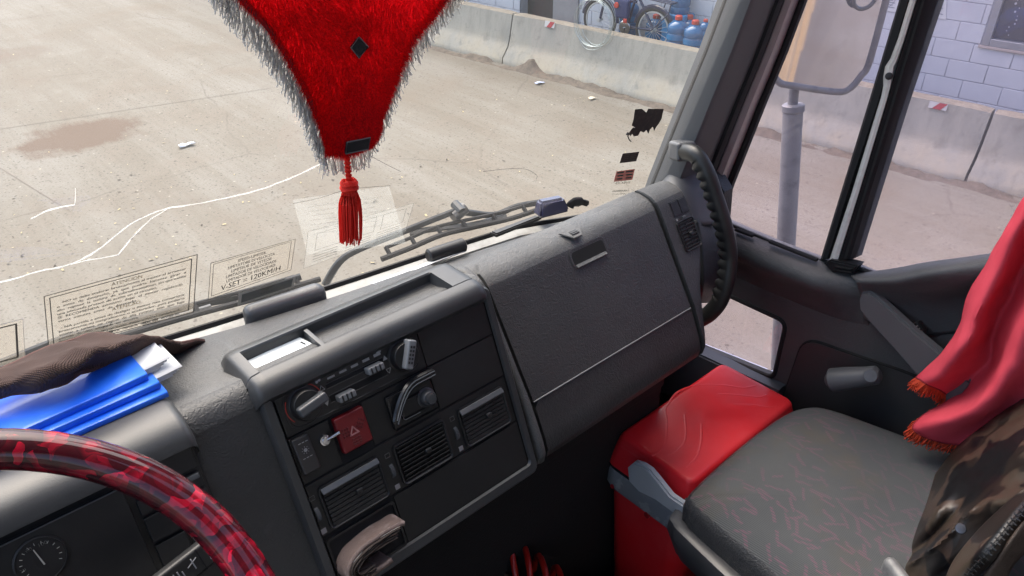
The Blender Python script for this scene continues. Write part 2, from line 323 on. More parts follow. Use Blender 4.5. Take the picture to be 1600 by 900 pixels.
_t = furm.node_tree; _tr = _t.nodes.new('ShaderNodeBsdfTranslucent'); _tr.inputs[0].default_value = (.95, .006, .012, 1); _mx = _t.nodes.new('ShaderNodeMixShader'); _mx.inputs[0].default_value = .22
_t.links.new(_t.nodes['Principled BSDF'].outputs[0], _mx.inputs[1]); _t.links.new(_tr.outputs[0], _mx.inputs[2]); _t.links.new(_mx.outputs[0], _t.nodes['Material Output'].inputs[0])
jugm = mat('jug_blue', (.015, .10, .24), .15, coat=.4); jugd = mat('jug_blue_band', (.02, .16, .34), .2)
capred = mat('cap_red', (.45, .045, .03), .5)
tyrem = mat('tyre', (.03, .03, .03), .8); rimm = mat('rim', (.55, .55, .53), .4, .4); bikeblue = mat('bike_navy', (.015, .02, .06), .35, coat=.4)
alum = mat('aluminium', (.30, .31, .34), .4, .5); winglass = mat('window_dark', (.055, .055, .075), .12)
tan = mat('tan_boards', (.50, .37, .20), .7, var=(5, (.42, .31, .17), .4, .7)); 
mirrorm = mat('mirror_glass', (.80, .84, .92), .03, 1)
def b_ret(k): return None

# ------------------------------------------------------------------ mesh helpers
ORG = {}
def T(o, label=None, cat=None, group=None, kind=None):
    for k_, v in (('label', label), ('category', cat), ('group', group), ('kind', kind)):
        if v: o[k_] = v
    return o
def thing(name, label, cat, loc, group=None):
    o = bpy.data.objects.new(name, None); COL.objects.link(o); o.location = loc; o.empty_display_size = .05
    ORG[o.name] = Vector(loc); return T(o, label, cat, group)
def fin(name, bm, mats, parent=None, label=None, ang=38, solid=0, flat=False):
    """link a bmesh as ONE mesh object; a child shares its thing's origin, a top-level mesh gets its own base point"""
    if not isinstance(mats, (list, tuple)): mats = [mats]
    if parent is not None: org = ORG[parent.name]
    else:
        xs = [v.co for v in bm.verts]; mn = Vector([min(c[i] for c in xs) for i in range(3)]); mxx = Vector([max(c[i] for c in xs) for i in range(3)])
        org = Vector(((mn.x+mxx.x)/2, (mn.y+mxx.y)/2, mn.z))
    for v in bm.verts: v.co -= org
    bm.normal_update()
    me = bpy.data.meshes.new(name); bm.to_mesh(me); bm.free()
    for m in mats: me.materials.append(m)
    if not flat:
        for p in me.polygons: p.use_smooth = True
        me.set_sharp_from_angle(angle=radians(ang))
    o = bpy.data.objects.new(name, me); COL.objects.link(o)
    if parent is not None: o.parent = parent; ORG[o.name] = org
    else: o.location = org; ORG[o.name] = org
    if not flat and len(me.polygons) < 9000:
        wn = o.modifiers.new('weighted', 'WEIGHTED_NORMAL'); wn.keep_sharp = True; wn.mode = 'FACE_AREA'
    if solid:
        s = o.modifiers.new('thickness', 'SOLIDIFY'); s.thickness = solid; s.offset = 0
    if label: o['label'] = label
    return o
def BM(): return bmesh.new()
def setmi(bm, faces, mi):
    for f in faces: f.material_index = mi
def boxm(bm, M, sx, sy, sz, bev=0, seg=2, mi=0):
    """box of full sizes sx, sy, sz in the frame M"""
    r = bmesh.ops.create_cube(bm, size=1); vs = r['verts']
    for v in vs: v.co = Vector((v.co.x*sx, v.co.y*sy, v.co.z*sz))
    fs = set(f for v in vs for f in v.link_faces)
    if bev:
        es = list(set(e for v in vs for e in v.link_edges))
        g = bmesh.ops.bevel(bm, geom=es, offset=bev, segments=seg, affect='EDGES', profile=.5)
        vs = list(set(v for f in g['faces'] for v in f.verts) | set(v for v in vs if v.is_valid))
        fs = set(f for v in vs for f in v.link_faces)
    for v in vs: v.co = M @ v.co
    setmi(bm, fs, mi); return fs
def axes(o, X, Y, Z):
    return Matrix(((X[0], Y[0], Z[0], o[0]), (X[1], Y[1], Z[1], o[1]), (X[2], Y[2], Z[2], o[2]), (0, 0, 0, 1)))
def box(bm, lo, hi, bev=0, seg=2, mi=0):
    c = [(a+b)/2 for a, b in zip(lo, hi)]
    return boxm(bm, Matrix.Translation(c), *[abs(b-a) for a, b in zip(lo, hi)], bev, seg, mi)
def frame_of(tan_, ref=Vector((0, 0, 1))):
    t_ = tan_.normalized()
    if abs(t_.dot(ref)) > .95: ref = Vector((1, 0, 0))
    a = t_.cross(ref).normalized(); return a, a.cross(t_).normalized()
def tube(bm, pts, rad, n=8, closed=False, mi=0, flat=1.0, ref=Vector((0, 0, 1)), cap=True):
    pts = [Vector(p) for p in pts]; rs = rad if isinstance(rad, (list, tuple)) else [rad]*len(pts)
    rings = []
    L = len(pts)
    for i, p in enumerate(pts):
        if closed: d = pts[(i+1) % L]-pts[i-1]
        else: d = pts[min(i+1, L-1)]-pts[max(i-1, 0)]
        a, b = frame_of(d, ref)
        rings.append([bm.verts.new(p+(a*cos(2*pi*j/n)*flat+b*sin(2*pi*j/n))*rs[i]) for j in range(n)])
    fs = []
    for i in range(L if closed else L-1):
        r0, r1 = rings[i], rings[(i+1) % L]
        for j in range(n): fs.append(bm.faces.new((r0[j], r0[(j+1) % n], r1[(j+1) % n], r1[j])))
    if not closed and cap: fs.append(bm.faces.new(rings[0][::-1])); fs.append(bm.faces.new(rings[-1]))
    setmi(bm, fs, mi); return fs
def smoothpath(pts, n=6, closed=False):
    pts = [Vector(p) for p in pts]; out = []; L = len(pts)
    for i in range(L if closed else L-1):
        p0 = pts[(i-1) % L] if closed else pts[max(i-1, 0)]; p1 = pts[i]; p2 = pts[(i+1) % L] if closed else pts[i+1]
        p3 = pts[(i+2) % L] if closed else pts[min(i+2, L-1)]
        for j in range(n):
            t = j/n
            out.append(.5*((2*p1)+(p2-p0)*t+(2*p0-5*p1+4*p2-p3)*t*t+(3*p1-p0-3*p2+p3)*t**3))
    if not closed: out.append(pts[-1])
    return out
def loft(bm, sections, mi=0, capends=True, closed=False):
    """sections: lists of points of equal length"""
    rings = [[bm.verts.new(p) for p in s] for s in sections]; fs = []
    n = len(rings[0])
    for r0, r1 in zip(rings, rings[1:]):
        for j in range(n if closed else n-1): fs.append(bm.faces.new((r0[j], r0[(j+1) % n], r1[(j+1) % n], r1[j])))
    if capends:
        for r in (rings[0], rings[-1]):
            try: fs.append(bm.faces.new(r))
            except ValueError: pass
    setmi(bm, fs, mi); return fs
def prism(bm, poly, d, mi=0, bev=0):
    """poly: 3-D points of a flat outline; d: extrusion vector"""
    d = Vector(d); a = [bm.verts.new(p) for p in poly]; b = [bm.verts.new(Vector(p)+d) for p in poly]; n = len(a)
    fs = [bm.faces.new(a), bm.faces.new(b[::-1])]
    for i in range(n): fs.append(bm.faces.new((a[i], b[i], b[(i+1) % n], a[(i+1) % n])))
    bmesh.ops.recalc_face_normals(bm, faces=fs)
    if bev:
        es = [e for e in fs[1].edges]+[e for e in fs[0].edges]
        bmesh.ops.bevel(bm, geom=es, offset=bev, segments=2, affect='EDGES')
    setmi(bm, [f for f in fs if f.is_valid], mi); return fs
def grid(bm, P, mi=0):
    """P: rows of points"""
    R = [[bm.verts.new(p) for p in r] for r in P]; fs = []
    for a, b in zip(R, R[1:]):
        for j in range(len(a)-1): fs.append(bm.faces.new((a[j], a[j+1], b[j+1], b[j])))
    setmi(bm, fs, mi); return fs
def densenet(rows, nu=6, nv=6):
    r2 = [smoothpath(r, nu) for r in rows]; cols = list(zip(*r2)); c2 = [smoothpath(c, nv) for c in cols]
    return [list(r) for r in zip(*c2)]
def rrect(cx, cy, w_, h_, r, n=4):
    out = []
    for qx, qy, a0 in ((1, 1, 0), (-1, 1, 90), (-1, -1, 180), (1, -1, 270)):
        for i in range(n+1):
            a = radians(a0+90*i/n); out.append((cx+qx*(w_/2-r)+r*cos(a), cy+qy*(h_/2-r)+r*sin(a)))
    return out
def lathe(bm, o, axis, prof, n=24, mi=0, ref=Vector((1, 0, 0))):
    """prof: (radius, height along axis)"""
    axis = Vector(axis).normalized(); a, b = frame_of(axis, ref); o = Vector(o)
    return loft(bm, [[o+axis*h+(a*cos(2*pi*j/n)+b*sin(2*pi*j/n))*max(r, 1e-5) for j in range(n)] for r, h in prof], mi, True, True)
TXT = {}
def textmesh(body):
    if body not in TXT:
        cu = bpy.data.curves.new('t', 'FONT'); cu.body = body; cu.resolution_u = 2
        ob = bpy.data.objects.new('t', cu); COL.objects.link(ob)
        dg = bpy.context.evaluated_depsgraph_get(); me = bpy.data.meshes.new_from_object(ob.evaluated_get(dg))
        vs = [tuple(v.co) for v in me.vertices]; fs = [tuple(p.vertices) for p in me.polygons]
        bpy.data.objects.remove(ob); bpy.data.curves.remove(cu); bpy.data.meshes.remove(me)
        x0 = min(v[0] for v in vs); x1 = max(v[0] for v in vs)
        TXT[body] = ([((v[0]-x0)/(x1-x0), v[1]/.72) for v in vs], fs, (x1-x0)/.72)
    return TXT[body]
def addtext(bm, body, fn, s0, s1, t0, t1, mi=0, mirror=False):
    """letters into the unit box mapped by fn(s, t): s to the right, t down; t1 is the base line"""
    vs, fs, asp = textmesh(body)
    V = [bm.verts.new(fn(lerp(s0, s1, 1-x if mirror else x), lerp(t1, t0, y))) for x, y in vs]; o = []
    for f in fs:
        try: o.append(bm.faces.new([V[i] for i in f]))
        except ValueError: pass
    setmi(bm, o, mi)

# ================================================================== SETTING
bm = BM()
grid(bm, [[(x, y, GZ) for x in (-400, -60, -20, -8, 0, 4, 8, 14, 30, 80, 400)] for y in (-400, -60, -20, -8, 0, 4, 8, 14, 30, 80, 400)])
T(fin('yard_ground', bm, groundm, flat=True), kind='structure')
# slab joints
bm = BM()
for a, b in (((-10, 203), (420, 138)), ((-20, 35), (130, 18)), ((-20, 250), (110, 330))):
    p, q = onZ(*a, GZ+.003), onZ(*b, GZ+.003); d = (q-p).normalized(); s = Vector((-d.y, d.x, 0))*.004
    bm.faces.new([bm.verts.new(v) for v in (p-s, q-s, q+s, p+s)])
T(fin('slab_joint', bm, mat('joint_dark', (.14, .12, .10), .9), flat=True), kind='structure')
# frame of the wall that runs along the yard
b0, b1 = onZ(1560, 300, GZ), onZ(700, 78, GZ)
WD = (b1-b0).normalized(); WN = Vector((WD.y, -WD.x, 0)); WO = b0.copy()
def W(s, n, z): return WO+WD*s+WN*n+Vector((0, 0, z))          # z above the ground
def onW(x, y, n):                                              # pixel on the upright plane n behind the barrier's foot
    p = onP(x, y, WO+WN*n, WN); r = p-WO; return r.dot(WD), p.z-GZ
BH = onW(1480, 160, .20)[1]
sj2 = (onZ(1508, 285, GZ)-WO).dot(WD); sj1 = (onZ(793, 97, GZ)-WO).dot(WD); L = (sj1-sj2)/2
bprof = [(0, 0), (.005, .07), (.105, .20), (.135, .28), (.20, BH-.012), (.215, BH), (.33, BH), (.345, BH-.012), (.38, .28), (.5, .07), (.5, 0)]
blocklabels = ['concrete barrier block at right end under the building window', 'concrete barrier block with sticker seen through the side window',
               'concrete barrier block in front of the bicycle and water jugs', 'concrete barrier block just right of the red pennant']
for i, (a, b) in enumerate(((sj2-3, sj2-.012), (sj2+.012, sj2+L-.01), (sj2+L+.01, sj1-.01), (sj1+.01, sj1+3))):
    bm = BM(); n = 26
    secs = []
    for k in range(n+1):
        s = lerp(a, b, k/n); e = .012 if k in (0, n) else 0
        secs.append([W(s, o+.006*noise.noise(Vector((s*3, o*9, z*6)))+(e if o < .25 else -e), z-(e*.6 if z > .5*BH else 0)+.004*noise.noise(Vector((s*5, o, z*3+9)))) for o, z in bprof])
    fs = loft(bm, secs)
    for f in bm.faces:
        if f.calc_center_median().z-GZ > BH-.012: f.material_index = 1
    bmesh.ops.recalc_face_normals(bm, faces=bm.faces[:])
    o = fin('barrier_block', bm, [concm, conctopm], None)
    T(o, blocklabels[i], 'barrier', 'concrete barrier blocks along the yard edge')
    st = {1: (1465, 166, 1459), 2: (858, 32, 0)}.get(i)
    if st:
        s0, z0 = onW(st[0]-(0 if i == 1 else 0), st[1], .17); w2, h2 = (.155, .058) if i == 1 else (.16, .07)
        def q(s, t): zz = z0+h2/2-t*h2-(.05 if i == 2 else 0); nn = .135+.065*(zz-.28)/(BH-.292)-.012; return W(s0+w2/2-s*w2, nn, zz)
        sb = BM()
        vs = lambda *p: [sb.verts.new(q(*c)-WN*e) for c, e in p]
        sb.faces.new(vs(((0, 0), 0), ((0, 1), 0), ((1, 1), 0), ((1, 0), 0)))
        f = sb.faces.new(vs(((.22, 1), .003), ((.68, 1), .003), ((.98, 0), .003), ((.55, 0), .003))); f.material_index = 1
        fin('reflector_sticker', sb, [mat('sticker_white', (.45, .44, .43), .4), mat('sticker_red', (.32, .02, .03), .4)], o, flat=True)
# dirt heaped along the barrier's foot
bm = BM()
dp = [(sj2-2.2+k*.065) for k in range(156)]
grid(bm, [[W(s, n-.16+.05*noise.noise(Vector((s*2.3, 1, 0))), max(-.01, h*(.30+.9*noise.noise(Vector((s*2.1, n*9, 3)))+.5*noise.noise(Vector((s*8, n*20, 3)))+1.3*math.exp(-((s-(sj1-.50))/.13)**2)))) for n, h in ((0, -.01), (.05, .02), (.10, .05), (.16, .085), (.22, .08), (.3, .07))] for s in dp])
T(fin('swept_dirt', bm, mat('dirt', (.135, .108, .082), .95, var=(14, (.075, .062, .05), .4, .7), bump=(60, 1, 'n'))), kind='structure')
# the block-built house
WALLN = .95; BLK, CRS = .345, .174
house = thing('block_building', 'pale blue painted block building standing behind the concrete barriers', 'building', W(2, WALLN, 0))
ws, wz = onW(1538, 67, WALLN)         # lower left corner of its window
wx0, wx1, wy0, wy1 = ws, ws-1.0, wz, wz+.85
ds0, ds1 = onW(866, 10, WALLN)[0], onW(812, 10, WALLN)[0]
bm = BM()
zoff = onW(1517, 97, WALLN)[1] % CRS; soff = onW(1519, 81, WALLN)[0]; row0 = round((onW(1519, 81, WALLN)[1]-zoff)/CRS-.5)
for r in range(-1, 16):
    z0 = zoff+r*CRS; z1 = z0+CRS-.007
    if z0 < 0: z0 = 0
    sh = (0 if (r-row0) % 2 == 0 else BLK/2)
    k = -20
    s = soff+sh-14*BLK
    while s < 15:
        segs = [(s+.0035, s+BLK-.0035)]
        if z1 > wy0-.03 and z0 < wy1+.03 and wy0-.03-z0 < .05: segs = [x for a, b in segs for x in ((a, min(b, wx1-.03)), (max(a, wx0+.03), b)) if x[1]-x[0] > .01]
        if z0 < 2.0: segs = [x for a, b in segs for x in ((a, min(b, ds0)), (max(a, ds1), b)) if x[1]-x[0] > .01]
        for a, b in segs:
            zz1 = min(z1, wy0-.028) if (z0 < wy0-.03 < z1 and wy0-.03-z0 >= .05 and a > wx1-.3 and b < wx0+.3) else z1
            e = .0025*noise.noise(Vector((s*7, r*3.1, 0)))
            boxm(bm, axes(W((a+b)/2, WALLN+.03+e, (z0+zz1)/2), WD, WN, (0, 0, 1)), b-a, .06, zz1-z0, .003, 1)
        s += BLK
fin('block_wall', bm, blockm, house)
bm = BM()
def wallbox(bm, s0, s1, n0, n1, z0, z1, bev=0, mi=0):
    boxm(bm, axes(W((s0+s1)/2, (n0+n1)/2, (z0+z1)/2), WD, WN, (0, 0, 1)), abs(s1-s0), abs(n1-n0), abs(z1-z0), bev, 1, mi)
for s0, s1, z0, z1 in ((-8, wx1, 0, 2.85), (wx0, ds0, 0, 2.85), (ds1, 15, 0, 2.85), (wx1, wx0, 0, wy0), (wx1, wx0, wy1, 2.85), (ds0, ds1, 2.0, 2.85)):
    wallbox(bm, s0, s1, WALLN+.006, WALLN+.18, z0, z1)
fin('mortar_backing', bm, mortarm, house, flat=True)
bm = BM(); wallbox(bm, -8.2, 15.2, WALLN-.3, WALLN+4, 2.86, 3.0); fin('roof_slab', bm, mat('roof', (.3, .3, .3), .8), house, flat=True)
bm = BM(); wallbox(bm, ds0, ds1, WALLN+.17, WALLN+.2, 0, 2.0); fin('doorway', bm, mat('dark_door', (.03, .03, .032), .6), house, flat=True)
bm = BM()
wallbox(bm, ds0, onW(905, 15, WALLN)[0], WALLN-.03, WALLN-.003, 0, 2.0, .004); fin('grey_door', bm, mat('door_grey', (.22, .22, .23), .6, var=(3, (.28, .28, .28), .4, .7)), house)
bm = BM()
fwid = .045
for s0, s1, z0, z1 in ((wx0+.02, wx0-fwid, wy0-.02, wy1), (wx1-.02, wx1+fwid, wy0-.02, wy1), (wx1+fwid, wx0-fwid, wy0-.02, wy0+fwid), (wx1+fwid, wx0-fwid, wy1-fwid, wy1), ((wx0+wx1)/2+.02, (wx0+wx1)/2-.02, wy0+fwid, wy1-fwid)):
    wallbox(bm, s0, s1, WALLN-.012, WALLN+.07, z0, z1, .004)
wf = fin('window', bm, alum, house)
bm = BM(); wallbox(bm, wx1+.02, wx0-.02, WALLN+.045, WALLN+.055, wy0+.01, wy1-.01); fin('pane', bm, winglass, wf, flat=True)
for k in range(16):
    bm = BM(); s_, z_ = wx0-.16+random.uniform(-.03, .05), wy0+.09+k*.034
    lathe(bm, W(s_, WALLN+.044, z_), -WN, [(0, 0), (random.uniform(.004, .011), .001), (0, .002)], 7); fin('pane_mark', bm, MATS.get('droplets') or mat('droplets', (.45, .45, .5), .5), wf)
bm = BM(); wallbox(bm, wx1-.04, wx0+.04, WALLN-.02, WALLN+.02, wy0-.045, wy0-.021, .003)
fin('window_sill', bm, mat('sill_mortar', (.42, .36, .33), .9), house)
for lab, px in (('white paper notice on the blue wall, right of the window bar', ((1452, -26), (1480, -22), (1478, 31), (1450, 26))), ('white paper notice on the blue wall, left of the window bar', ((1372, -30), (1410, -25), (1404, 20), (1366, 14)))):
    bm = BM()
    P = [onP(x, y, WO+WN*(WALLN-.006), WN) for x, y in px]
    def q(s, t, P=P): return lerp(lerp(P[0], P[1], s), lerp(P[3], P[2], s), t)
    prism(bm, P, WN*.003)
    for k in range(5):
        t = .5+k*.085; s1 = .72 if k % 2 else .82
        f = bm.faces.new([bm.verts.new(q(s, t_)-WN*.002) for s, t_ in ((.2, t), (s1, t), (s1, t+.028), (.2, t+.028))]); f.material_index = 1
    c = [q(.5+.32*cos(a*pi/16), .45+.4*sin(a*pi/16))-WN*.002 for a in range(32)]; c2 = [q(.5+.30*cos(a*pi/16), .45+.385*sin(a*pi/16))-WN*.002 for a in range(32)]
    A = [bm.verts.new(p) for p in c]; B = [bm.verts.new(p) for p in c2]
    for a in range(32): f = bm.faces.new((A[a], A[(a+1) % 32], B[(a+1) % 32], B[a])); f.material_index = 1
    T(fin('paper_notice', bm, [paper, mat('notice_ink', (.2, .22, .27), .7)], flat=True), lab, 'notice', 'paper notices on the block wall')

# ------------------------------------------------------------------ bicycle and water jugs between barrier and house
BN = .62
def bike():
    sf, _ = onW(938, 20, BN); sr, _ = onW(1021, 47, BN); R = .235; zc = R
    zc = max(onW(1021, 47, BN)[1], R)
    o = thing('bicycle', 'dark blue bicycle with rear rack leaning behind the concrete barrier', 'bicycle', W((sf+sr)/2, BN, 0))
    zb = zc-R
    for s in (sf, sr):
        bm = BM(); tube(bm, [W(s+R*cos(a*pi/20), BN, zc+R*sin(a*pi/20)) for a in range(40)], .018, 8, True, ref=WN)
        wh = fin('wheel', bm, tyrem, o)
        bm = BM(); tube(bm, [W(s+(R-.03)*cos(a*pi/20), BN, zc+(R-.03)*sin(a*pi/20)) for a in range(40)], .012, 6, True, ref=WN)
        tube(bm, [W(s, BN-.04, zc), W(s, BN+.04, zc)], .02, 8)
        for a in range(18): tube(bm, [W(s, BN, zc), W(s+(R-.03)*cos(a*pi/9), BN, zc+(R-.03)*sin(a*pi/9))], .0022, 3)
        fin('rim', bm, rimm, wh)
        bm = BM(); tube(bm, [W(s+(R+.03)*cos(radians(a)), BN, zc+(R+.03)*sin(radians(a))) for a in range(10, 181, 10)], .02, 6, ref=WN, flat=1.3); fin('mudguard', bm, bikeblue, o)
    bm = BM(); m = lerp(sf, sr, .52)
    hd = W(lerp(sf, sr, .12), BN, zc+.42); bb = W(m, BN, zc-.02); st_ = W(lerp(sf, sr, .66), BN, zc+.38)
    for p, q_ in ((hd, bb), (hd-Vector((0, 0, .08)), st_-Vector((0, 0, .1))), (st_, bb), (bb, W(sr, BN, zc)), (st_, W(sr, BN, zc)), (hd, W(sf, BN, zc))): tube(bm, [p, q_], .016, 8)
    fin('frame', bm, bikeblue, o)
    bm = BM(); tube(bm, [hd, hd+Vector((0, 0, .12))], .012, 6); hb = hd+Vector((0, 0, .12))
    tube(bm, [hb+WN*.24-WD*.1, hb+WN*.12, hb, hb-WN*.12, hb-WN*.24-WD*.1], .012, 6); fin('handlebar', bm, chrome, o)
    bm = BM(); boxm(bm, axes(st_+Vector((0, 0, .1)), WD, WN, (0, 0, 1)), .22, .13, .05, .02, 2); tube(bm, [st_, st_+Vector((0, 0, .09))], .012, 6); fin('saddle', bm, blackp, o)
    bm = BM(); zr = zc+R+.10
    for n in (-.06, 0, .06): tube(bm, [W(sr+.16, BN+n, zr+.02), W(sr-.24, BN+n, zr)], .009, 6)
    tube(bm, [W(sr-.24, BN-.06, zr), W(sr-.24, BN+.06, zr)], .009, 6); tube(bm, [W(sr-.24, BN-.06, zr), W(sr-.22, BN-.06, zr-.11), W(sr, BN-.06, zc)], .008, 6)
    tube(bm, [W(sr-.1, BN+.06, zr), W(sr, BN+.06, zc)], .008, 6); fin('rack', bm, bikeblue, o)
    bm = BM(); lathe(bm, bb-WN*.05, -WN, [(0, 0), (.075, .001), (.08, .004), (.075, .008), (0, .009)], 20); tube(bm, [bb-WN*.07, bb-WN*.07-Vector((0, 0, .15)), bb-WN*.14-Vector((0, 0, .15))], .01, 6)
    fin('crank', bm, chrome, o)
    bm = BM(); boxm(bm, axes(W(m+.02, BN-.09, zc+.2), WD, WN, (0, 0, 1)), .2, .08, .22, .03, 2); fin('pannier', bm, mat('bag_navy', (.02, .03, .10), .7), o)
    bm = BM(); boxm(bm, axes(W(lerp(sf, sr, .6), BN-.14, zc+.08), WD, WN, (0, 0, 1)), .05, .02, .05, .008, 2); fin('reflector', bm, capred, o); bm = BM(); lathe(bm, W(lerp(sf, sr, .42), BN-.13, zc+.24), -WN, [(0, 0), (.035, .005), (.03, .02), (0, .022)], 12)
    fin('reflector', bm, capred, o)
bike()
def jug(x, y, n, label, sc=1.0, up_=0):
    s, z = onW(x, y, n)
    ztop = z; h = .42*sc; zb = ztop-h; r = .118*sc
    o = thing('water_jug', label, 'jug', W(s, n, zb), 'blue water jugs behind the barrier')
    bm = BM(); p = [(0, 0), (r*.92, 0), (r, .02*sc)]
    for k in range(3): a = (.06+.085*k)*sc; p += [(r, a), (r*.94, a+.012*sc), (r*.94, a+.02*sc), (r, a+.032*sc)]
    p += [(r, .30*sc), (r*.93, .335*sc), (r*.6, .37*sc), (.035*sc, .385*sc), (.03*sc, .40*sc), (0, .40*sc)]
    lathe(bm, W(s, n, zb), (0, 0, 1), p, 20); fin('bottle', bm, jugm, o)
    bm = BM(); lathe(bm, W(s, n, zb), (0, 0, 1), [(0, .385*sc), (.042*sc, .388*sc), (.042*sc, .425*sc), (.03*sc, .435*sc), (0, .435*sc)], 12); fin('cap', bm, capred, o)
    bm = BM(); lathe(bm, W(s, n, zb), (0, 0, 1), [(r*1.008, .175*sc), (r*1.012, .18*sc), (r*1.012, .225*sc), (r*1.008, .23*sc)], 20); fin('band', bm, jugd, o)
    return s, zb
jug(1061, 26, .56, 'blue water jug with red cap right of the bicycle rear wheel')
jug(1087, 33, .56, 'blue water jug with red cap, rightmost of the front pair')
jug(1078, 25, .80, 'blue water jug with red cap behind the front pair')
jug(1026, 24, .80, 'blue water jug with red cap seen through the bicycle rear wheel')
jug(1103, 31, .62, 'small blue water bottle with red cap beside the windshield pillar', .62)
jug(985, -2, .82, 'blue water jug with red cap behind the bicycle frame')
s_, zb_ = jug(1068, -40, .80, 'tall blue water jug stacked highest by the wall')
bm = BM(); wallbox(bm, s_+.14, s_-.14, .67, .93, 0, zb_-.002, .012)
for k in range(1, 8): wallbox(bm, s_+.145, s_-.145, .662, .672, k*zb_/8-.01, k*zb_/8+.01, .003)
T(fin('water_crate', bm, mat('crate_blue', (.02, .20, .42), .45)), 'blue plastic water crate under the tall jug by the wall', 'crate')
# coil of wire over the barrier
bm = BM()
cs, cz = onW(931, 20, .17)
for k in range(8):
    rx, rz = .30+.035*random.uniform(-1, 1), .40+.05*random.uniform(-1, 1); ph = random.uniform(-.25, .25); n0 = .10+.012*k
    tube(bm, smoothpath([W(cs+(rx*cos(a*pi/9)*cos(ph)-rz*sin(a*pi/9)*sin(ph))*.86+.012*random.uniform(-1, 1), n0+.03*sin(a*pi/9+k), max(.02, BH+.10+(rz*sin(a*pi/9)*cos(ph)+rx*cos(a*pi/9)*sin(ph))*.72)) for a in range(18)], 3, True), .0024, 4, True)
T(fin('wire_coil', bm, ironm), 'loose coil of pale wire hanging over the concrete barrier', 'wire')
# litter
def scrap(name, label, px, py, sz, m, cat, seed):
    random.seed(seed); bm = BM(); c = onZ(px, py, GZ+.012)
    P = [[c+Vector(((i-2)*sz/4+random.uniform(-.1, .1)*sz, (j-1)*sz/4+random.uniform(-.1, .1)*sz, random.uniform(0, .16)*sz)) for i in range(5)] for j in range(3)]
    grid(bm, P); T(fin(name, bm, m, solid=.002), label, cat)
scrap('paper_scrap', 'crumpled white paper scrap on the yard right of the stain', 292, 227, .14, paper, 'litter', 3)
scrap('paper_scrap', 'pale blue paper scrap beside the foot of the barrier', 843, 130, .12, mat('blue_paper', (.45, .52, .75), .7), 'litter', 5)
scrap('paper_scrap', 'flat cream paper scrap on the dirt near the barrier', 925, 154, .10, mat('cream_paper', (.75, .65, .48), .7), 'litter', 6)
random.seed(11); bm = BM()
for k in range(900):
    x, y = random.uniform(-150, 1000), random.uniform(40, 560)
    c = onZ(x, y, GZ+.008); s = random.uniform(.003, .008)*random.uniform(.8, 1.9)
    if noise.noise(Vector((c.x*1.1, c.y*1.1, 3)))+.35*random.random() < .22: continue
    s *= 1; a = random.uniform(0, pi)
    u, v = Vector((cos(a), sin(a), random.uniform(-.2, .4)))*s, Vector((-sin(a), cos(a), random.uniform(-.2, .4)))*s*.6
    f = bm.faces.new([bm.verts.new(c+p) for p in (-u-v, u-v, u+v, -u+v)]); f.material_index = 0 if random.random() < .55 else 1
T(fin('dry_leaf_litter', bm, [mat('leaf_pale', (.40, .33, .18), .8), mat('leaf_dark', (.06, .05, .04), .9)], flat=True), kind='stuff')

# ================================================================== THE TRUCK
TR = thing('truck', 'truck cab seen from the driver seat, with dark grey dashboard and pale cab sides', 'truck', (.48, 0, GZ))
# ---- cab body: floor, tunnel, roof, rear wall, driver's side, cargo body behind
XR, XL = 1.38, -.46
bm = BM()
box(bm, (XL, -.95, -1.74), (XR+.02, 1.0, -1.70), .005)                  # floor
box(bm, (.20, -.95, -1.70), (.86, .72, -1.36), .06, 3)                 # engine tunnel
box(bm, (XL, .715, -1.70), (1.06, .775, -1.0), .004); box(bm, (XL, .71, -1.0), (1.06, .80, -.93), .004); box(bm, (1.06, .90, -1.70), (XR, .93, -.90), .004)
cb = fin('cab_floor', bm, carpet, TR)
bm = BM()
HX0, HX1, HY0, HY1 = .15, .85, -.35, .28                               # roof; its open hatch is invented to let sky light in
for a, b in (((XL-.03, -.98), (HX0, .62)), ((HX1, -.98), (XR+.06, .62)), ((HX0+.001, -.98), (HX1-.001, HY0)), ((HX0+.001, HY1), (HX1-.001, .62))): box(bm, (a[0], a[1], .52), (b[0], b[1], .56), .004)
box(bm, (XL-.03, -1.0, -1.70), (XR+.06, -.96, .53), .01)                # rear wall
box(bm, (XL-.05, -.28, -1.74), (XL, 1.0, -.74), .01); box(bm, (XL-.05, -.96, -1.74), (XL, -.30, .53), .01); box(bm, (XL-.05, -.28, .40), (XL, .62, .53), .01)
box(bm, (XR+.005, -.96, -1.74), (XR+.06, -.06, .53), .01)                # right side behind the door
box(bm, (XR+.005, -.06, .40), (XR+.06, .62, .53), .008)                  # header over the door
fin('cab_lining', bm, liner, TR)
bm = BM(); box(bm, (XL-.1, -9.5, -1.55), (XR+.16, -1.35, 1.3), .02)
for k in range(9):
    y = -1.75-k*.85; box(bm, (XR+.155, y-.04, -1.55), (XR+.185, y+.04, 1.3), .006)
for z in (-.62, .28): box(bm, (XR+.158, -9.5, z-.012), (XR+.166, -1.35, z+.012), .003, mi=1)
fin('cargo_body', bm, [tan, mat('board_gap', (.10, .07, .04), .8)], TR)
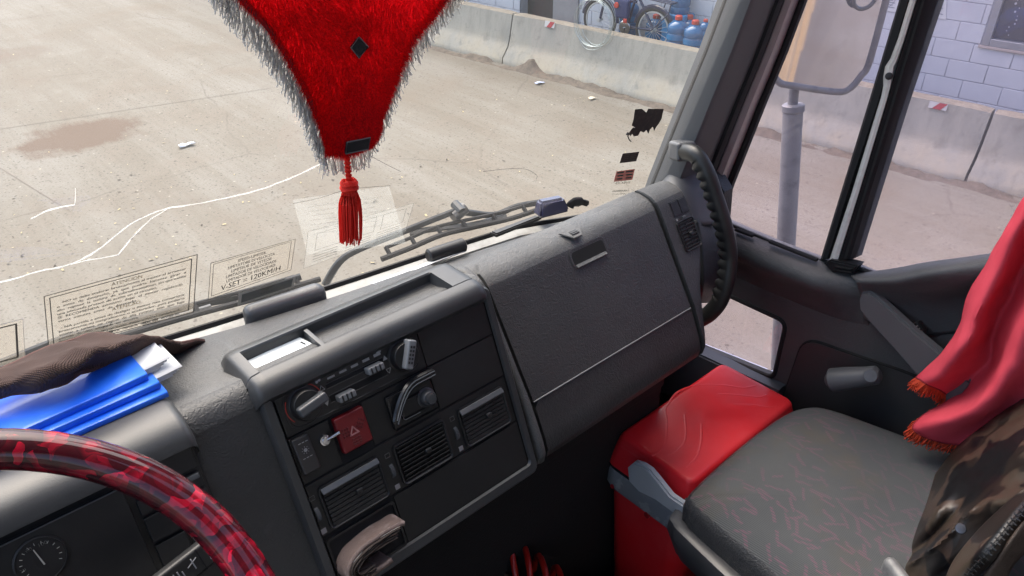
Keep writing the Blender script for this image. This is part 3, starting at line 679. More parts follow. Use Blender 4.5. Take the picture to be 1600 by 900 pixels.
# ---- windshield: bottom edge curve, leaning back
Y0 = [(-.46, .90), (-.2, .97), (0, .985), (.3, .94), (.5, .915), (.64, .90), (.83, .875), (1.0, .862), (1.15, .857), (1.3, .848)]
LEAN = -.31
def gl(x, z, off=0): return Vector((x, interp(Y0, x)+LEAN*(z+.62)-off, z))
def onG(px, py, off=.0015):
    d = ray(px, py); t = .9
    for _ in range(40):
        p = d*t; e = (interp(Y0, p.x)+LEAN*(p.z+.62)-off)-p.y; t += e/(d.y-LEAN*d.z)*.9
    return d*t
bm = BM(); xs = [-.46+i*.05 for i in range(34)]
P = [[gl(x, z) for x in xs] for z in (-.70, -.5, -.3, -.1, .1, .3, .5)]
grid(bm, P)
WS = fin('windshield', bm, wsglass, TR)
def dz(x): return -.040*max(0, min(1, (x-.80)/.20))
# black rubber round the glass foot and the white cowl outside it
bm = BM(); loft(bm, [[gl(x, -.70, .004), gl(x, -.607+dz(x), .004), gl(x, -.603+dz(x), .001), gl(x, -.603+dz(x), -.003), gl(x, -.607+dz(x), -.006), gl(x, -.70, -.012)] for x in xs]); fin('windshield_seal', bm, rubber, TR)
bm = BM(); loft(bm, [[gl(x, -.68)+Vector((0, .014, 0)), gl(x, -.668)+Vector((0, .018, 0)), gl(x, -.668)+Vector((0, .034, 0)), gl(x, -.68)+Vector((0, .040, 0)), gl(x, -1.2)+Vector((0, -.10, 0))] for x in xs]); fin('cowl', bm, whitepaint, TR)
bm = BM(); box(bm, (XL-.03, .945, -2.3), (XR+.06, 1.05, -.80), .02); box(bm, (XL-.03, .2, -2.3), (XR+.06, .94, -1.76), .03); fin('front_bodywork', bm, whitepaint, TR)
# white sill seen inside, under the glass
bm = BM(); loft(bm, [[gl(x, -.645+dz(x), .003), gl(x, -.6095+dz(x), .0045), gl(x, -.6085+dz(x), .008), gl(x, -.614+dz(x), .022), gl(x, -.65+dz(x), .03)] for x in xs[8:]]); fin('glass_sill', bm, whitepaint, TR)

# ---- decals on the glass: a pixel quad laid on the glass surface
def decal(name, q4, build, mats, label=None, off=.0015):
    bm = BM()
    def fn(s, t, e=0):
        a = [lerp(q4[0][i], q4[1][i], s) for i in (0, 1)]; b = [lerp(q4[3][i], q4[2][i], s) for i in (0, 1)]
        return onG(lerp(a[0], b[0], t), lerp(a[1], b[1], t), off+e)
    def rect(s0, t0, s1, t1, mi, e=0, n=6):
        P = [[fn(lerp(s0, s1, i/n), lerp(t0, t1, j/2), e) for i in range(n+1)] for j in range(3)]; grid(bm, P, mi)
    def frame(s0, t0, s1, t1, ws_, wt_, mi, e=.0004):
        rect(s0, t0, s1, t0+wt_, mi, e); rect(s0, t1-wt_, s1, t1, mi, e); rect(s0, t0+wt_, s0+ws_, t1-wt_, mi, e, 1); rect(s1-ws_, t0+wt_, s1, t1-wt_, mi, e, 1)
    def text(body, s0, s1, t0, t1, mi, mirror=False, bold=.0013):
        for k in range(2): addtext(bm, body, lambda s, t: fn(s+(k-.5)*bold, t, .0006+.00015*k), s0, s1, t0, t1, mi, mirror)
    build(rect, frame, text, fn, bm)
    return fin(name, bm, mats, WS, label, flat=True)
def d_warn(rect, frame, text, fn, bm):
    rect(0, 0, 1, 1, 0); frame(0, 0, 1, 1, .006, .012, 1); frame(.035, .055, .965, .945, .007, .013, 1)
    lines = [('ATENCION', .44, .64, .09, 2), ('NO se debe acelerar bruscamente al motor al arrancar', .12, .93, .17, 1), ('o  antes  de  detenerlo,  ya  que  podria  hacerse  girar  a', .08, .93, .235, 1),
             ('alto  regimen  la  turbina  de  sobrealimentacion, sin que exista', .08, .93, .30, 1), ('una adecuada presion de aceite en el circuito.', .08, .74, .365, 1),
             ('SE  RECOMIENDA  asimismo  dejar  el  motor  regulando', .08, .91, .43, 1), ('varios  minutos  antes  de  detenerlo', .08, .60, .495, 1), ('ATENCAO', .44, .63, .53, 2),
             ('NA partida e antes de desligar o motor nao comprimir', .12, .93, .62, 1), ('bruscamente ou integralmente o acelerador, pois poderia', .08, .93, .68, 1), ('acionar  a  turbina  em  regime  de  alta  rotacao  sem  que  haja', .08, .93, .74, 1),
             ('pressao  de  oleo  adequada  no  circuito.', .08, .62, .80, 1), ('RECOMENDA-SE do mesmo modo, deixar o motor funcionando', .08, .91, .865, 1), ('em  baixa  rotacao  por  varios  minutos  antes  de  desliga-lo.', .08, .90, .925, 1)]
    for body, a, b, t, mi in lines: text(body, a, b, t, t+(.042 if mi == 1 else .058), mi)
decal('warning_decal', [(68, 463), (309, 397), (303, 488), (76, 549)], d_warn, [decalbg, decalink, decalgold], 'clear windshield decal with two paragraphs of small text')
def d_speed(rect, frame, text, fn, bm):
    rect(0, 0, 1, 1, 0); frame(0, 0, 1, 1, .006, .014, 1); frame(.035, .05, .955, .93, .006, .012, 1)
    for body, a, b, t in (('SPEED-LIMITER', .33, .66, .12), ('LIMITATORE DI VELOCITA', .22, .77, .24), ('LIMITEUR DE VITESSE', .26, .74, .36), ('LIMITADOR DE VELOCIDADE', .20, .80, .48), ('LIMITADOR DE VELOCIDAD', .21, .79, .60)): text(body, a, b, t, t+.085, 1)
    text('V-SET = 120KM/H', .15, .86, .72, .87, 1)
decal('speed_decal', [(329, 411), (462, 373), (455, 422), (325, 469)], d_speed, [decalbg, decalink], 'clear windshield decal reading V-SET = 120KM/H')
def d_grey(rect, frame, text, fn, bm):
    rect(0, 0, 1, 1, 1); rect(.06, .16, .95, .84, 0, .0005)
    V = [bm.verts.new(fn(s, t, .001)) for s, t in ((.30, .16), (.66, .16), (.58, .34), (.50, .44), (.42, .34))]; f = bm.faces.new(V); f.material_index = 2
    for k in range(5): rect(.40+k*.045, .60, .43+k*.045, .66, 2, .001)
decal('grey_decal', [(373, 459), (463, 431), (459, 449), (371, 478)], d_grey, [decalgrey, decalrim, decalbg], 'dark grey windshield decal with pale rim')
def d_left(rect, frame, text, fn, bm):
    rect(0, 0, 1, 1, 0); frame(.0, 0, 1, 1, .008, .012, 2); frame(.03, .07, .90, .90, .035, .03, 1)
decal('warning_decal', [(-60, 522), (36, 498), (40, 562), (-60, 590)], d_left, [decalbg, decalink, decalrim], 'clear windshield decal with thick black frame')
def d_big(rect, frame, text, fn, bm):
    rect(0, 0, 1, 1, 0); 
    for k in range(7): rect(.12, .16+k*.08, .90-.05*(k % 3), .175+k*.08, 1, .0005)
decal('paper_reflection', [(458, 312), (608, 290), (634, 380), (480, 398)], d_big, [sheerglow('reflection_milk', (.50, .52, .50), .15), sheermat('reflection_milk_ink', (.5, .5, .48), .16)], 'milky painted reflection of paper on the windshield behind the tassel')  # pale sheet painted on the glass as the reflection of paper on the dash
def d_box(rect, frame, text, fn, bm):
    rect(0, 0, 1, 1, 0); frame(0, 0, 1, 1, .005, .012, 1)
    for a, b in ((.09, .36), (.42, .66), (.72, .94)): frame(a, .12, b, .60, .006, .014, 1)
    for k in range(4): rect(.08, .68+k*.07, .32, .70+k*.07, 1, .0006); rect(.40, .68+k*.07, .64, .70+k*.07, 1, .0006); rect(.70, .68+k*.07, .92, .70+k*.07, 1, .0006)
decal('diagram_decal', [(481, 362), (647, 317), (634, 362), (474, 420)], d_box, [sheerglow('decal_veil', (.48, .50, .48), .09), decalfaint], 'faint windshield decal with three outlined boxes', off=.003)
random.seed(5)
bm = BM()
tp = [(992, 171), (1003, 170), (1010, 176), (1013, 170), (1037, 170), (1034, 185), (1029, 194), (1025, 199), (1022, 205), (1020, 198), (1016, 202), (1013, 209), (1010, 203), (1006, 207), (1001, 205), (997, 212), (990, 213), (988, 209), (985, 213), (983, 207), (989, 199), (993, 200), (987, 196), (990, 186)]
bm.faces.new([bm.verts.new(onG(*p, .0015)) for p in tp])
tube(bm, [onG(*p, .002) for p in ((984, 209), (981, 213), (983, 218), (986, 221))], .0012, 4); tube(bm, [onG(*p, .002) for p in ((979, 211), (982, 207))], .0025, 5)
fin('torn_sticker', bm, decaldark, WS, 'dark torn sticker with ragged lower edge', flat=True)
def d_plain(rect, frame, text, fn, bm):
    rect(0, 0, 1, 1, 0)
    for j in range(4): rect(.08, .16+.2*j, .46, .22+.2*j, 1, .0006); rect(.55, .16+.2*j, .92, .22+.2*j, 1, .0006)
decal('small_sticker', [(973, 240), (999, 237), (994, 252), (968, 255)], d_plain, [decaldark, mat('sticker_brown', (.11, .09, .07), .7)], 'small dark brown windshield sticker')
def d_red(rect, frame, text, fn, bm):
    rect(0, 0, 1, 1, 0)
    for j in range(3):
        for a, b in ((.08, .44), (.54, .92)): rect(a+(.06 if j else 0), .10+.3*j, b, .24+.3*j, 1, .0006)
decal('red_sticker', [(963, 268), (992, 264), (988, 281), (959, 284)], d_red, [decalred, decaldark], 'small red windshield sticker with dark lettering')
def d_iv(rect, frame, text, fn, bm): text('IVECO', .0, 1, 0, 1, 0, True)
decal('brand_lettering', [(963, 284), (985, 283), (983, 287), (961, 288)], d_iv, [decalink])
def d_sm(rect, frame, text, fn, bm): text('PARABRISAS', 0, 1, 0, .40, 0, True); text('LAMINADO', .0, .9, .6, 1, 1, True)
decal('brand_lettering', [(957, 297), (983, 296), (982, 304), (956, 305)], d_sm, [decalink, decalfaint])
# the cracks in the glass
bm = BM()
for pts, r in ((((-10, 444), (60, 425), (110, 412), (150, 392), (205, 350), (255, 328), (330, 314), (400, 298), (450, 280), (500, 257), (540, 236)), .0012), (((85, 418), (130, 408), (185, 398), (205, 372), (235, 342), (262, 327)), .0008), (((48, 342), (80, 327), (117, 320)), .0013), (((117, 320), (118, 295)), .0005)):
    pp = [onG(a, b, .001) for a, b in pts]; pp = smoothpath(pp, 5) if r != .0008 else [lerp(a, b, t/5) for a, b in zip(pp, pp[1:]) for t in range(5)]+[pp[-1]]; pp = [p+Vector((0, 0, .0012*noise.noise(p*90))) for p in pp]
    tube(bm, pp, [r*(.35+1.1*abs(noise.noise(p*45))) for p in pp], 4)
fin('crack', bm, crackm, WS, 'long white branching crack in the windshield glass')
bm = BM()
for pts in (((755, 268), (790, 264), (820, 264), (838, 273), (838, 280)), ((576, 242), (600, 255), (626, 268)), ((458, 318), (500, 309), (545, 296), (610, 290))):
    bm = BM(); tube(bm, smoothpath([onG(a, b, .001) for a, b in pts], 4), .0004, 4); fin('scratch', bm, decalfaint, WS)

# ---- dashboard
DB_BACK = [(-.46, .90), (0, .955), (.1, .935), (.317, .888), (.427, .873), (.518, .862), (.635, .856), (.834, .828), (.978, .811), (1.05, .797), (1.12, .785)]
A0 = radians(22); FP = Vector((0, .70, -.566)); FN = Vector((0, -cos(A0), sin(A0))); FV = Vector((0, -sin(A0), -cos(A0))); FX = Vector((1, 0, 0))
def fc(u, v, h=0): return FP+FX*u+FV*v+FN*h
def pxf(x, y, h=0):
    p = onP(x, y, FP+FN*h, FN); return p.x, (p-FP).dot(FV)
def fM(u, v, h=0): return axes(fc(u, v, h), FX, -FV, FN)
def fbox(bm, u0, u1, v0, v1, h0, h1, bev=.001, seg=2, mi=0): return boxm(bm, fM((u0+u1)/2, (v0+v1)/2, (h0+h1)/2), abs(u1-u0), abs(v1-v0), abs(h1-h0), bev, seg, mi)
def arc(c, r, a0, a1, n): return [(c[0]+r*cos(radians(lerp(a0, a1, i/n))), c[1]+r*sin(radians(lerp(a0, a1, i/n)))) for i in range(n+1)]
def pad_section(x, sink=.004):
    """left and middle dash skin: (y,z) from the glass to the underside"""
    yb = interp(DB_BACK, x)
    p = [(yb+.03, -.66), (yb, -.600), (yb-.012, -.588), (yb-.05, -.580), (.775, -.570)]
    # rounded nose joining the sloped face
    c = (FP-FN*.035-FN*sink)+FV*.012
    p += [(c.y+.035*cos(radians(a)), c.z+.035*sin(radians(a))) for a in (92, 115, 135, 155, 158)]
    for v in (.05, .12, .20, .262): q = FP+FV*v-FN*sink; p.append((q.y, q.z))
    q = FP+FV*.275-FN*.02; p.append((q.y, q.z)); q = FP+FV*.28-FN*.05; p.append((q.y, q.z)); p.append((.78, -1.02)); p.append((.95, -1.06))
    return [Vector((x, a, b)) for a, b in p]
GX0, GX1 = .607, 1.0
gprof = [(.770, -.571), (.752, -.5745), (.741, -.580), (.733, -.588), (.727, -.597), (.634, -.741), (.607, -.795), (.600, -.815), (.603, -.832), (.618, -.845), (.66, -.862), (.80, -.905), (.95, -.95)]
def g_section(x, ins=0.0, pull=0.0):
    yb = interp(DB_BACK, x)
    p = [(yb+.03, -.66), (yb, -.606), (yb-.012, -.596), (yb-.03, -.590)]
    m = [(.785+pull*.3, -.5715), *gprof]
    p += [(a+pull+ins*.85, b-ins*.5) for a, b in m]
    return [Vector((x, a, b)) for a, b in p]
bm = BM()
loft(bm, [pad_section(x) for x in [-.45, -.3, -.15, 0, .05, .1, .15, .2, .25, .3, .36, .42, .48, .54, .575, .588]])
loft(bm, [g_section(x, .008) for x in (.5885, .62, .7, .8, .9, .99, 1.005)])
# rounded right end: the edge runs in towards the bottom
ep = [(.785, -.5715, 1.088), (.770, -.571, 1.092), (.752, -.5745, 1.094), (.741, -.580, 1.095), (.733, -.588, 1.096), (.727, -.597, 1.097)]
ep += [(lerp(.727, .634, t), lerp(-.597, -.741, t), x) for t, x in ((.15, 1.098), (.3, 1.096), (.45, 1.090), (.55, 1.082), (.7, 1.066), (.85, 1.047), (1, 1.034))]
ep += [(.607, -.795, 1.015), (.600, -.815, 1.010), (.603, -.832, 1.008), (.618, -.845, 1.008), (.66, -.862, 1.008), (.80, -.905, 1.008)]
secs = []
for k_, pull in ((0, .004), (.02, -.001), (.4, -.001), (.75, 0), (.86, .003), (.94, .009), (.985, .020), (1, .04)):
    x_ = lerp(1.005, 1.09, k_); yb = interp(DB_BACK, x_); sec = [Vector((x_, yb+.03, -.66)), Vector((x_, yb, -.606-pull*.3)), Vector((x_, yb-.010, -.596-pull*.3))]
    for a, b, xe in ep:
        y_ = min(a+pull*.85, yb-.012) if b > -.63 else a+pull*.85
        sec.append(Vector((1.005+(xe-1.005)*k_, y_, b-pull*.5)))
    secs.append(sec)
loft(bm, secs)
for f in bm.faces:
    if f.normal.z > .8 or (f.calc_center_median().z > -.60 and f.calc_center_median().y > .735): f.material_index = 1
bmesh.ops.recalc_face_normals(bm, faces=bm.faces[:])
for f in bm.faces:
    c = f.calc_center_median(); f.material_index = 1 if (c.z > -.64 and c.y > .742) else 0  # upper skin gets the tone with daylight painted in
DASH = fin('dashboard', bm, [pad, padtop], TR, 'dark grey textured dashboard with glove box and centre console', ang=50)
# glove box door and the fixed panel under it
def gpan(name, i0, i1, x0, x1, th=.006, bow=.0, m=pad, rc=.012):
    bm = BM(); pr = gprof[i0:i1+1]
    # resample the profile finely
    pts = []
    for (a, b), (c, d) in zip(pr, pr[1:]):
        k = max(1, int(math.hypot(c-a, d-b)/.012))
        pts += [(lerp(a, c, i/k), lerp(b, d, i/k)) for i in range(k)]
    pts.append(pr[-1]); n = len(pts)
    def row(j, e, x0_, x1_): return [Vector((lerp(x0_, x1_, i/8), pts[j][0]-e*.85*(-1 if False else 1), pts[j][1]+e*.5)) for i in range(9)]
    def ends(j):
        r = rc; d0 = j*.012; d1 = (n-1-j)*.012; ins = 0
        if d0 < r: ins = max(ins, r-math.sqrt(max(0, r*r-(r-d0)**2)))
        return ins
    R = []
    R.append(row(0, -.006, x0+ends(0), x1-ends(0)))
    for j in range(n): R.append(row(j, 0, x0+ends(j), x1-ends(j)))
    R.append(row(n-1, -.006, x0, x1))
    V = [[bm.verts.new(p) for p in r] for r in R]
    for a, b in zip(V, V[1:]):
        for i in range(8): bm.faces.new((a[i], a[i+1], b[i+1], b[i]))
    for side in (0, -1):                       # side returns
        q = [bm.verts.new(v[side].co+Vector((0, .006, -.003))) for v in V]
        for a, b, c, d in zip(V, V[1:], q, q[1:]): bm.faces.new((a[side], b[side], d, c))
    bmesh.ops.recalc_face_normals(bm, faces=bm.faces[:])
    for f in bm.faces: f.material_index = 1 if f.calc_center_median().z > -.586 else 0
    return fin(name, bm, m, DASH, ang=45)
gpan('glove_box_door', 0, 5, GX0+.0065, GX1-.0055, m=[pad, padtop])
gpan('lower_trim', 5, 9, GX0+.0065, GX1-.0055, m=[pad, padtop])
bm = BM(); tube(bm, [(GX0+.006, .6325, -.7425), (GX1-.006, .6325, -.7425)], .0011, 6); fin('trim_line', bm, ltgrey, DASH)
# glove door face frame
GA = math.atan2(.727-.634, .741-.597); GP = Vector((0, .727, -.597)); GN = Vector((0, -cos(GA), sin(GA))); GVv = Vector((0, -sin(GA), -cos(GA)))
def pxg(x, y, h=0): p = onP(x, y, GP+GN*h, GN); return p.x, (p-GP).dot(GVv)
def gM(u, v, h=0): return axes(GP+FX*u+GVv*v+GN*h, FX, -GVv, GN)
# glove box grip: raised rim, recess shade painted near-black, lit lower lip painted paler
u0, v0 = pxg(888, 412); u1, v1 = pxg(950, 378)
um, vm = (u0+u1)/2, (pxg(918, 395)[1])
bm = BM(); o_ = rrect(um, vm, .084, .034, .010, 4); i_ = rrect(um, vm, .078, .029, .008, 4)
def gp(u, v, h): return GP+FX*u+GVv*v+GN*h
loft(bm, [[gp(a, b, .0005) for a, b in o_], [gp(a, b, .0012) for a, b in rrect(um, vm, .081, .0315, .009, 4)], [gp(a, b, .0010) for a, b in i_], [gp(a, b, .0008) for a, b in rrect(um, vm+.0015, .074, .024, .007, 4)]], capends=False, closed=True)
f = bm.faces.new([bm.verts.new(gp(a, b, .0008)) for a, b in rrect(um, vm+.0015, .074, .024, .007, 4)]); f.material_index = 1
bmesh.ops.recalc_face_normals(bm, faces=bm.faces[:])
boxm(bm, gM(um, vm+.0125, .0016) @ Matrix.Rotation(radians(-35), 4, 'X'), .070, .007, .0016, .0006, 2, 2)
fin('glove_box_grip', bm, [pad, void, padtop], DASH)
p = onZ(893, 363, -.573); bm = BM(); prism(bm, [p+Vector(c) for c in ((-.024, .006, .0015), (.022, .004, .0015), (.008, -.016, -.003), (-.010, -.016, -.003))], (0, 0, .0025), bev=.0007)
for k in range(3): box(bm, (p.x-.008, p.y-.010+k*.004, p.z+.0015), (p.x+.008, p.y-.008+k*.004, p.z+.003), mi=1)
fin('glove_box_latch', bm, [padtop, panel], DASH)
bm = BM(); loft(bm, [g_section(x, i_, p_)[3:15] for x, i_, p_ in ((.5885, .006, 0), (.590, -.004, 0), (.594, -.009, 0), (.601, -.009, 0), (.605, -.004, 0), (.6065, .006, 0))]); bmesh.ops.recalc_face_normals(bm, faces=bm.faces[:]); fin('dash_bead', bm, padtop, DASH, ang=60)
# ---- the right end vent
def vent(name, M, w_, h_, parent, nsl, lab=None, slmat=blackp, topbar=False):
    """louvre: frame, dark backing, horizontal slats, vertical vanes, small tab"""
    o = BM(); out = rrect(0, 0, w_, h_, .006); inn = rrect(0, 0, w_-.007, h_-.007, .004)
    P = lambda a, z: M @ Vector((a[0], a[1], z))
    loft(o, [[P(a, -.002) for a in out], [P(a, .0025) for a in out], [P(a, .003) for a in rrect(0, 0, w_-.003, h_-.003, .005)], [P(a, .001) for a in inn], [P(a, -.004) for a in inn]], capends=False, closed=True)
    f = o.faces.new([o.verts.new(P(a, -.0015)) for a in inn]); f.material_index = 1
    bmesh.ops.recalc_face_normals(o, faces=o.faces[:])
    vv = fin(name, o, [panel, void], parent, lab); return vv
def slats(M, w_, h_, nsl, nv, parent, tilt=25, name='louvre'):
    o = BM()
    for i in range(nsl):
        y = -h_/2+.006+(h_-.012)*i/(nsl-1); boxm(o, M @ Matrix.Translation((0, y, .0015)) @ Matrix.Rotation(radians(tilt), 4, 'X'), w_-.009, .0045, .0013, .0004, 1)
    for i in range(nv):
        x = -w_/2+.008+(w_-.016)*i/(nv-1); boxm(o, M @ Matrix.Translation((x, 0, -.0003)), .0011, h_-.009, .0022)
    boxm(o, M @ Matrix.Translation((w_*.06, 0, .004)), .009, .007, .005, .0012, 1)
    return fin(name, o, blackp, parent)
vw, vh = .047, .057; Mv = gM(1.0545, .054, .0012); cen = Mv.translation.copy(); VX, VY, VNn = Mv.col[0].to_3d(), Mv.col[1].to_3d(), Mv.col[2].to_3d()
vent('air_vent', Mv, vw, vh, DASH, 8, 'small air vent at the dashboard end'); slats(Mv, vw, vh, 8, 3, DASH)
e1 = cen+VY*(vh/2+.0235)-VNn*.0012
bm = BM(); boxm(bm, axes(e1, VX, VY, VNn), vw*.95, .030, .003, .001); boxm(bm, axes(e1+VX*vw*.23+VNn*.0016, VX, VY, VNn), vw*.4, .026, .002, .0008); boxm(bm, axes(e1-VX*vw*.23+VNn*.0016, VX, VY, VNn), vw*.4, .026, .002, .0008); fin('blank_switch', bm, panel, DASH)
bm = BM(); boxm(bm, axes(cen+VY*(vh/2+.004)+VNn*.003, VX, VY, VNn), .009, .004, .003, .001); boxm(bm, axes(cen+VY*(vh/2+.004)-VX*vw*.42+VNn*.0025, VX, VY, VNn), .003, .004, .002, .0005, mi=1); fin('vent_tab', bm, [greyp, print_w], DASH)

# ---- centre console
U0, U1, VT, VB = .243, .577, -.004, .272
bm = BM()
# frame: a smooth trim ring round the black face, rounded lip to the tray on top
def ring(u0, u1, v0, v1, r, h): return [fc(a, b, h) for a, b in rrect((u0+u1)/2, (v0+v1)/2, u1-u0, v1-v0, r, 5)]
loft(bm, [ring(U0-.006, U1+.008, VT-.006, VB+.014, .012, -.008), ring(U0-.005, U1+.007, VT-.005, VB+.013, .012, .004), ring(U0-.002, U1+.004, VT-.003, VB+.010, .011, .008), ring(U0+.007, U1-.004, VT+.004, VB-.003, .008, .008), ring(U0+.009, U1-.006, VT+.006, VB-.005, .007, .004)], capends=False, closed=True)
bmesh.ops.recalc_face_normals(bm, faces=bm.faces[:])
fin('console_frame', bm, smooth, DASH)
# top tray: lip, sunken floor, divider
def zt(x, y): return -.5485
TY0, TY1 = .688, .795
bm = BM()
lip = [(.6915, -.5755), (.6865, -.566), (.688, -.558), (.694, -.551), (.703, -.5475), (.714, -.547), (.7165, -.549), (.7175, -.562), (.7185, -.5635), (.764, -.5635), (.7655, -.562), (.767, -.550), (.769, -.548), (.776, -.5485), (.790, -.556), (.80, -.566), (.805, -.58)]
xs_ = [(.2345, .012), (.2365, .005), (.241, .001), (.248, 0), (.2485, 0)]
secs = []
def lipsec(x, drop, solid=False):
    out = []
    for i, (a, b) in enumerate(lip):
        if solid and 6 < i < 12: b = -.5475-.0005*(abs(9-i) < 3)
        out.append(Vector((x, a+(drop*.8 if i < 5 else 0)-(drop if i > 13 else 0), b-drop*1.2)))
    return out
X1_ = .566
for x, d in ((.232, .02), (.2345, .010), (.238, .004), (.243, .001), (.252, 0), (.2535, 0)): secs.append(lipsec(x, d, True))
for x in (.256, .35, .45, X1_-.032): secs.append(lipsec(x, 0))
for x, d in ((X1_-.029, 0), (X1_-.004, 0), (X1_+.004, .001), (X1_+.009, .004), (X1_+.012, .010), (X1_+.0145, .02)): secs.append(lipsec(x, d, True))
loft(bm, secs); bmesh.ops.recalc_face_normals(bm, faces=bm.faces[:])
fin('console_tray', bm, smooth, DASH, ang=32)
p = onZ(490, 527, -.553); bm = BM(); box(bm, (p.x-.003, .7185, -.564), (p.x+.003, .7645, -.5515), .001); fin('tray_divider', bm, smooth, DASH)
p = onZ(648, 476, -.5632); bm = BM(); lathe(bm, p, (0, 0, 1), [(0, .0004), (.006, .0006), (.007, .0012), (.0075, .0004)], 14); fin('tray_hole', bm, void, DASH)
# black face with panels
bm = BM(); fbox(bm, U0+.004, U1-.002, VT+.004, VB-.002, -.012, .0015, .0005, 1); fin('console_face', bm, void, DASH)
def pane_(name, u0, u1, v0, v1, h=.0045, m=panel, bev=.0012, lab=None):
    bm = BM(); fbox(bm, u0+.0008, u1-.0008, v0+.0008, v1-.0008, 0, h, bev); return fin(name, bm, m, DASH, lab)
ua, ub, uc = U0+.010, .456, U1-.007
pane_('blank_panel', ub, uc, .004, .0605); pane_('blank_panel', ub, uc, .0605, .1235)
pane_('blank_panel', .354, uc, .197, VB-.005)
pane_('switch_panel', ua, .3075, .0615, .124, .0035); pane_('switch_panel', .353, ub, .0615, .124, .003)
pane_('vent_surround', ua, uc, .125, .1965, .003)
# climate control panel with its rounded inset
bm = BM(); fbox(bm, ua+.0006, ub-.0006, .0046, .0600, 0, .005, .0015)
cu, cv = (ua+ub)/2, .0325
A_ = rrect(cu, cv, .187, .049, .014, 5); B_ = rrect(cu, cv, .183, .045, .013, 5)
loft(bm, [[fc(a, b, .0045) for a, b in A_], [fc(a, b, .0058) for a, b in A_], [fc(a, b, .0060) for a, b in B_], [fc(a, b, .0052) for a, b in rrect(cu, cv, .181, .043, .012, 5)]], capends=False, closed=True)
f = bm.faces.new([bm.verts.new(fc(a, b, .0053)) for a, b in rrect(cu, cv, .182, .044, .012, 5)]); f.material_index = 1
bmesh.ops.recalc_face_normals(bm, faces=bm.faces[:]); fin('climate_panel', bm, [panel, mat('climate_face', (.014, .014, .016), .3)], DASH)
def knob(u, v, r, ang, m, lab=None):
    bm = BM(); lathe(bm, fc(u, v, .004), FN, [(r*1.18, 0), (r*1.18, .0015), (r*1.04, .0022), (r, .003), (r, .013), (r*.94, .0145), (0, .0145)], 32)
    ca, sa = cos(radians(ang)), sin(radians(ang)); dx = FX*ca-FV*sa; dy = FN.cross(dx)
    boxm(bm, axes(fc(u, v, .020)+dx*r*.18, dx, dy, FN), r*2.05, r*.66, .016, .0028, 3, 1)
    return fin('rotary_knob', bm, [panel, m], DASH, lab)
knob(.2858, .0305, .0185, 10, greyp, 'grey rotary knob turned level'); knob(.4259, .0300, .0185, 62, ltgrey, 'pale rotary knob turned upright')
bm = BM()
ca, sa = cos(radians(62)), sin(radians(62)); dx = FX*ca-FV*sa; dy = FN.cross(dx)
for i in range(5):
    for j in range(2): boxm(bm, axes(fc(.4259, .0300, .0283)+dx*(.0033-.010+i*.005)+dy*(j-.5)*.004, dx, dy, FN), .003, .0025, .0006, mi=0)
fin('knob_mark', bm, blackp, DASH)
bm = BM()
for v in (.0235, .0385, .0415): fbox(bm, .3175, .3985, v-.0022, v+.0022, .005, .0056, .0002, 1)
for v in (.0205, .0268, .0352, .0448): fbox(bm, .3175, .3985, v-.0004, v+.0004, .005, .0062, .0002, 1, 1)
fin('slider_slot', bm, [void, smooth], DASH)
for u, v in ((.335, .0425), (.3815, .0270)):
    bm = BM(); fbox(bm, u-.0115, u+.0115, v-.0045, v+.0045, .005, .018, .0018, 3)
    for i in range(3): fbox(bm, u-.008+i*.006, u-.006+i*.006, v-.0042, v+.0042, .0178, .0186, .0002, 1, 1)
    fin('slide_lever', bm, [ltgrey, blackp], DASH)
# printed marks of the climate panel
bm = BM()
def tri(u, v, s, up_, fill, mi=0, h=.0061):
    P = [(u, v-s*.8*up_), (u+s*.75, v+s*.6*up_), (u-s*.75, v+s*.6*up_)]
    if fill: f = bm.faces.new([bm.verts.new(fc(a, b, h)) for a, b in P]); f.material_index = mi
    else:
        for (a, b), (c, d) in zip(P, P[1:]+P[:1]): tube(bm, [fc(a, b, h), fc(c, d, h)], .00035, 4, mi=mi)
tri(.3115, .0225, .0045, 1, False); tri(.3115, .0425, .0045, -1, True); tri(.4015, .0225, .0045, 1, True); tri(.4015, .0400, .0045, -1, False)
def fan(u, v, mi):
    for k in range(4):
        a = k*pi/2+.5; lathe(bm, fc(u+.0026*cos(a), v+.0026*sin(a), .0058), FN, [(.0019, 0), (.0016, .0003), (0, .0003)], 8, mi)
fan(.3095, .0105, 0); fin('fan_symbol', bm, print_w, DASH)
bm = BM(); lathe(bm, fc(.3115, .0325, .0058), FN, [(.003, 0), (.003, .0003), (0, .0003)], 10, 1)
tube(bm, [fc(.2858+.0235*cos(radians(a)), .0305+.0235*sin(radians(a)), .006) for a in range(-60, 10, 10)], .0009, 4, mi=1)
tube(bm, [fc(.2858+.0235*cos(radians(a)), .0305+.0235*sin(radians(a)), .006) for a in range(140, 215, 10)], .0007, 4, mi=1)
for k in range(5): fbox(bm, .322+k*.0165, .332+k*.0165, .0135-.0003*k, .0160, .0054, .006, .0002, 1, 0)
fin('printed_mark', bm, [print_w, print_r], DASH)
bm = BM(); fan(.3955, .0100, 0); fin('fan_symbol', bm, print_w, DASH)
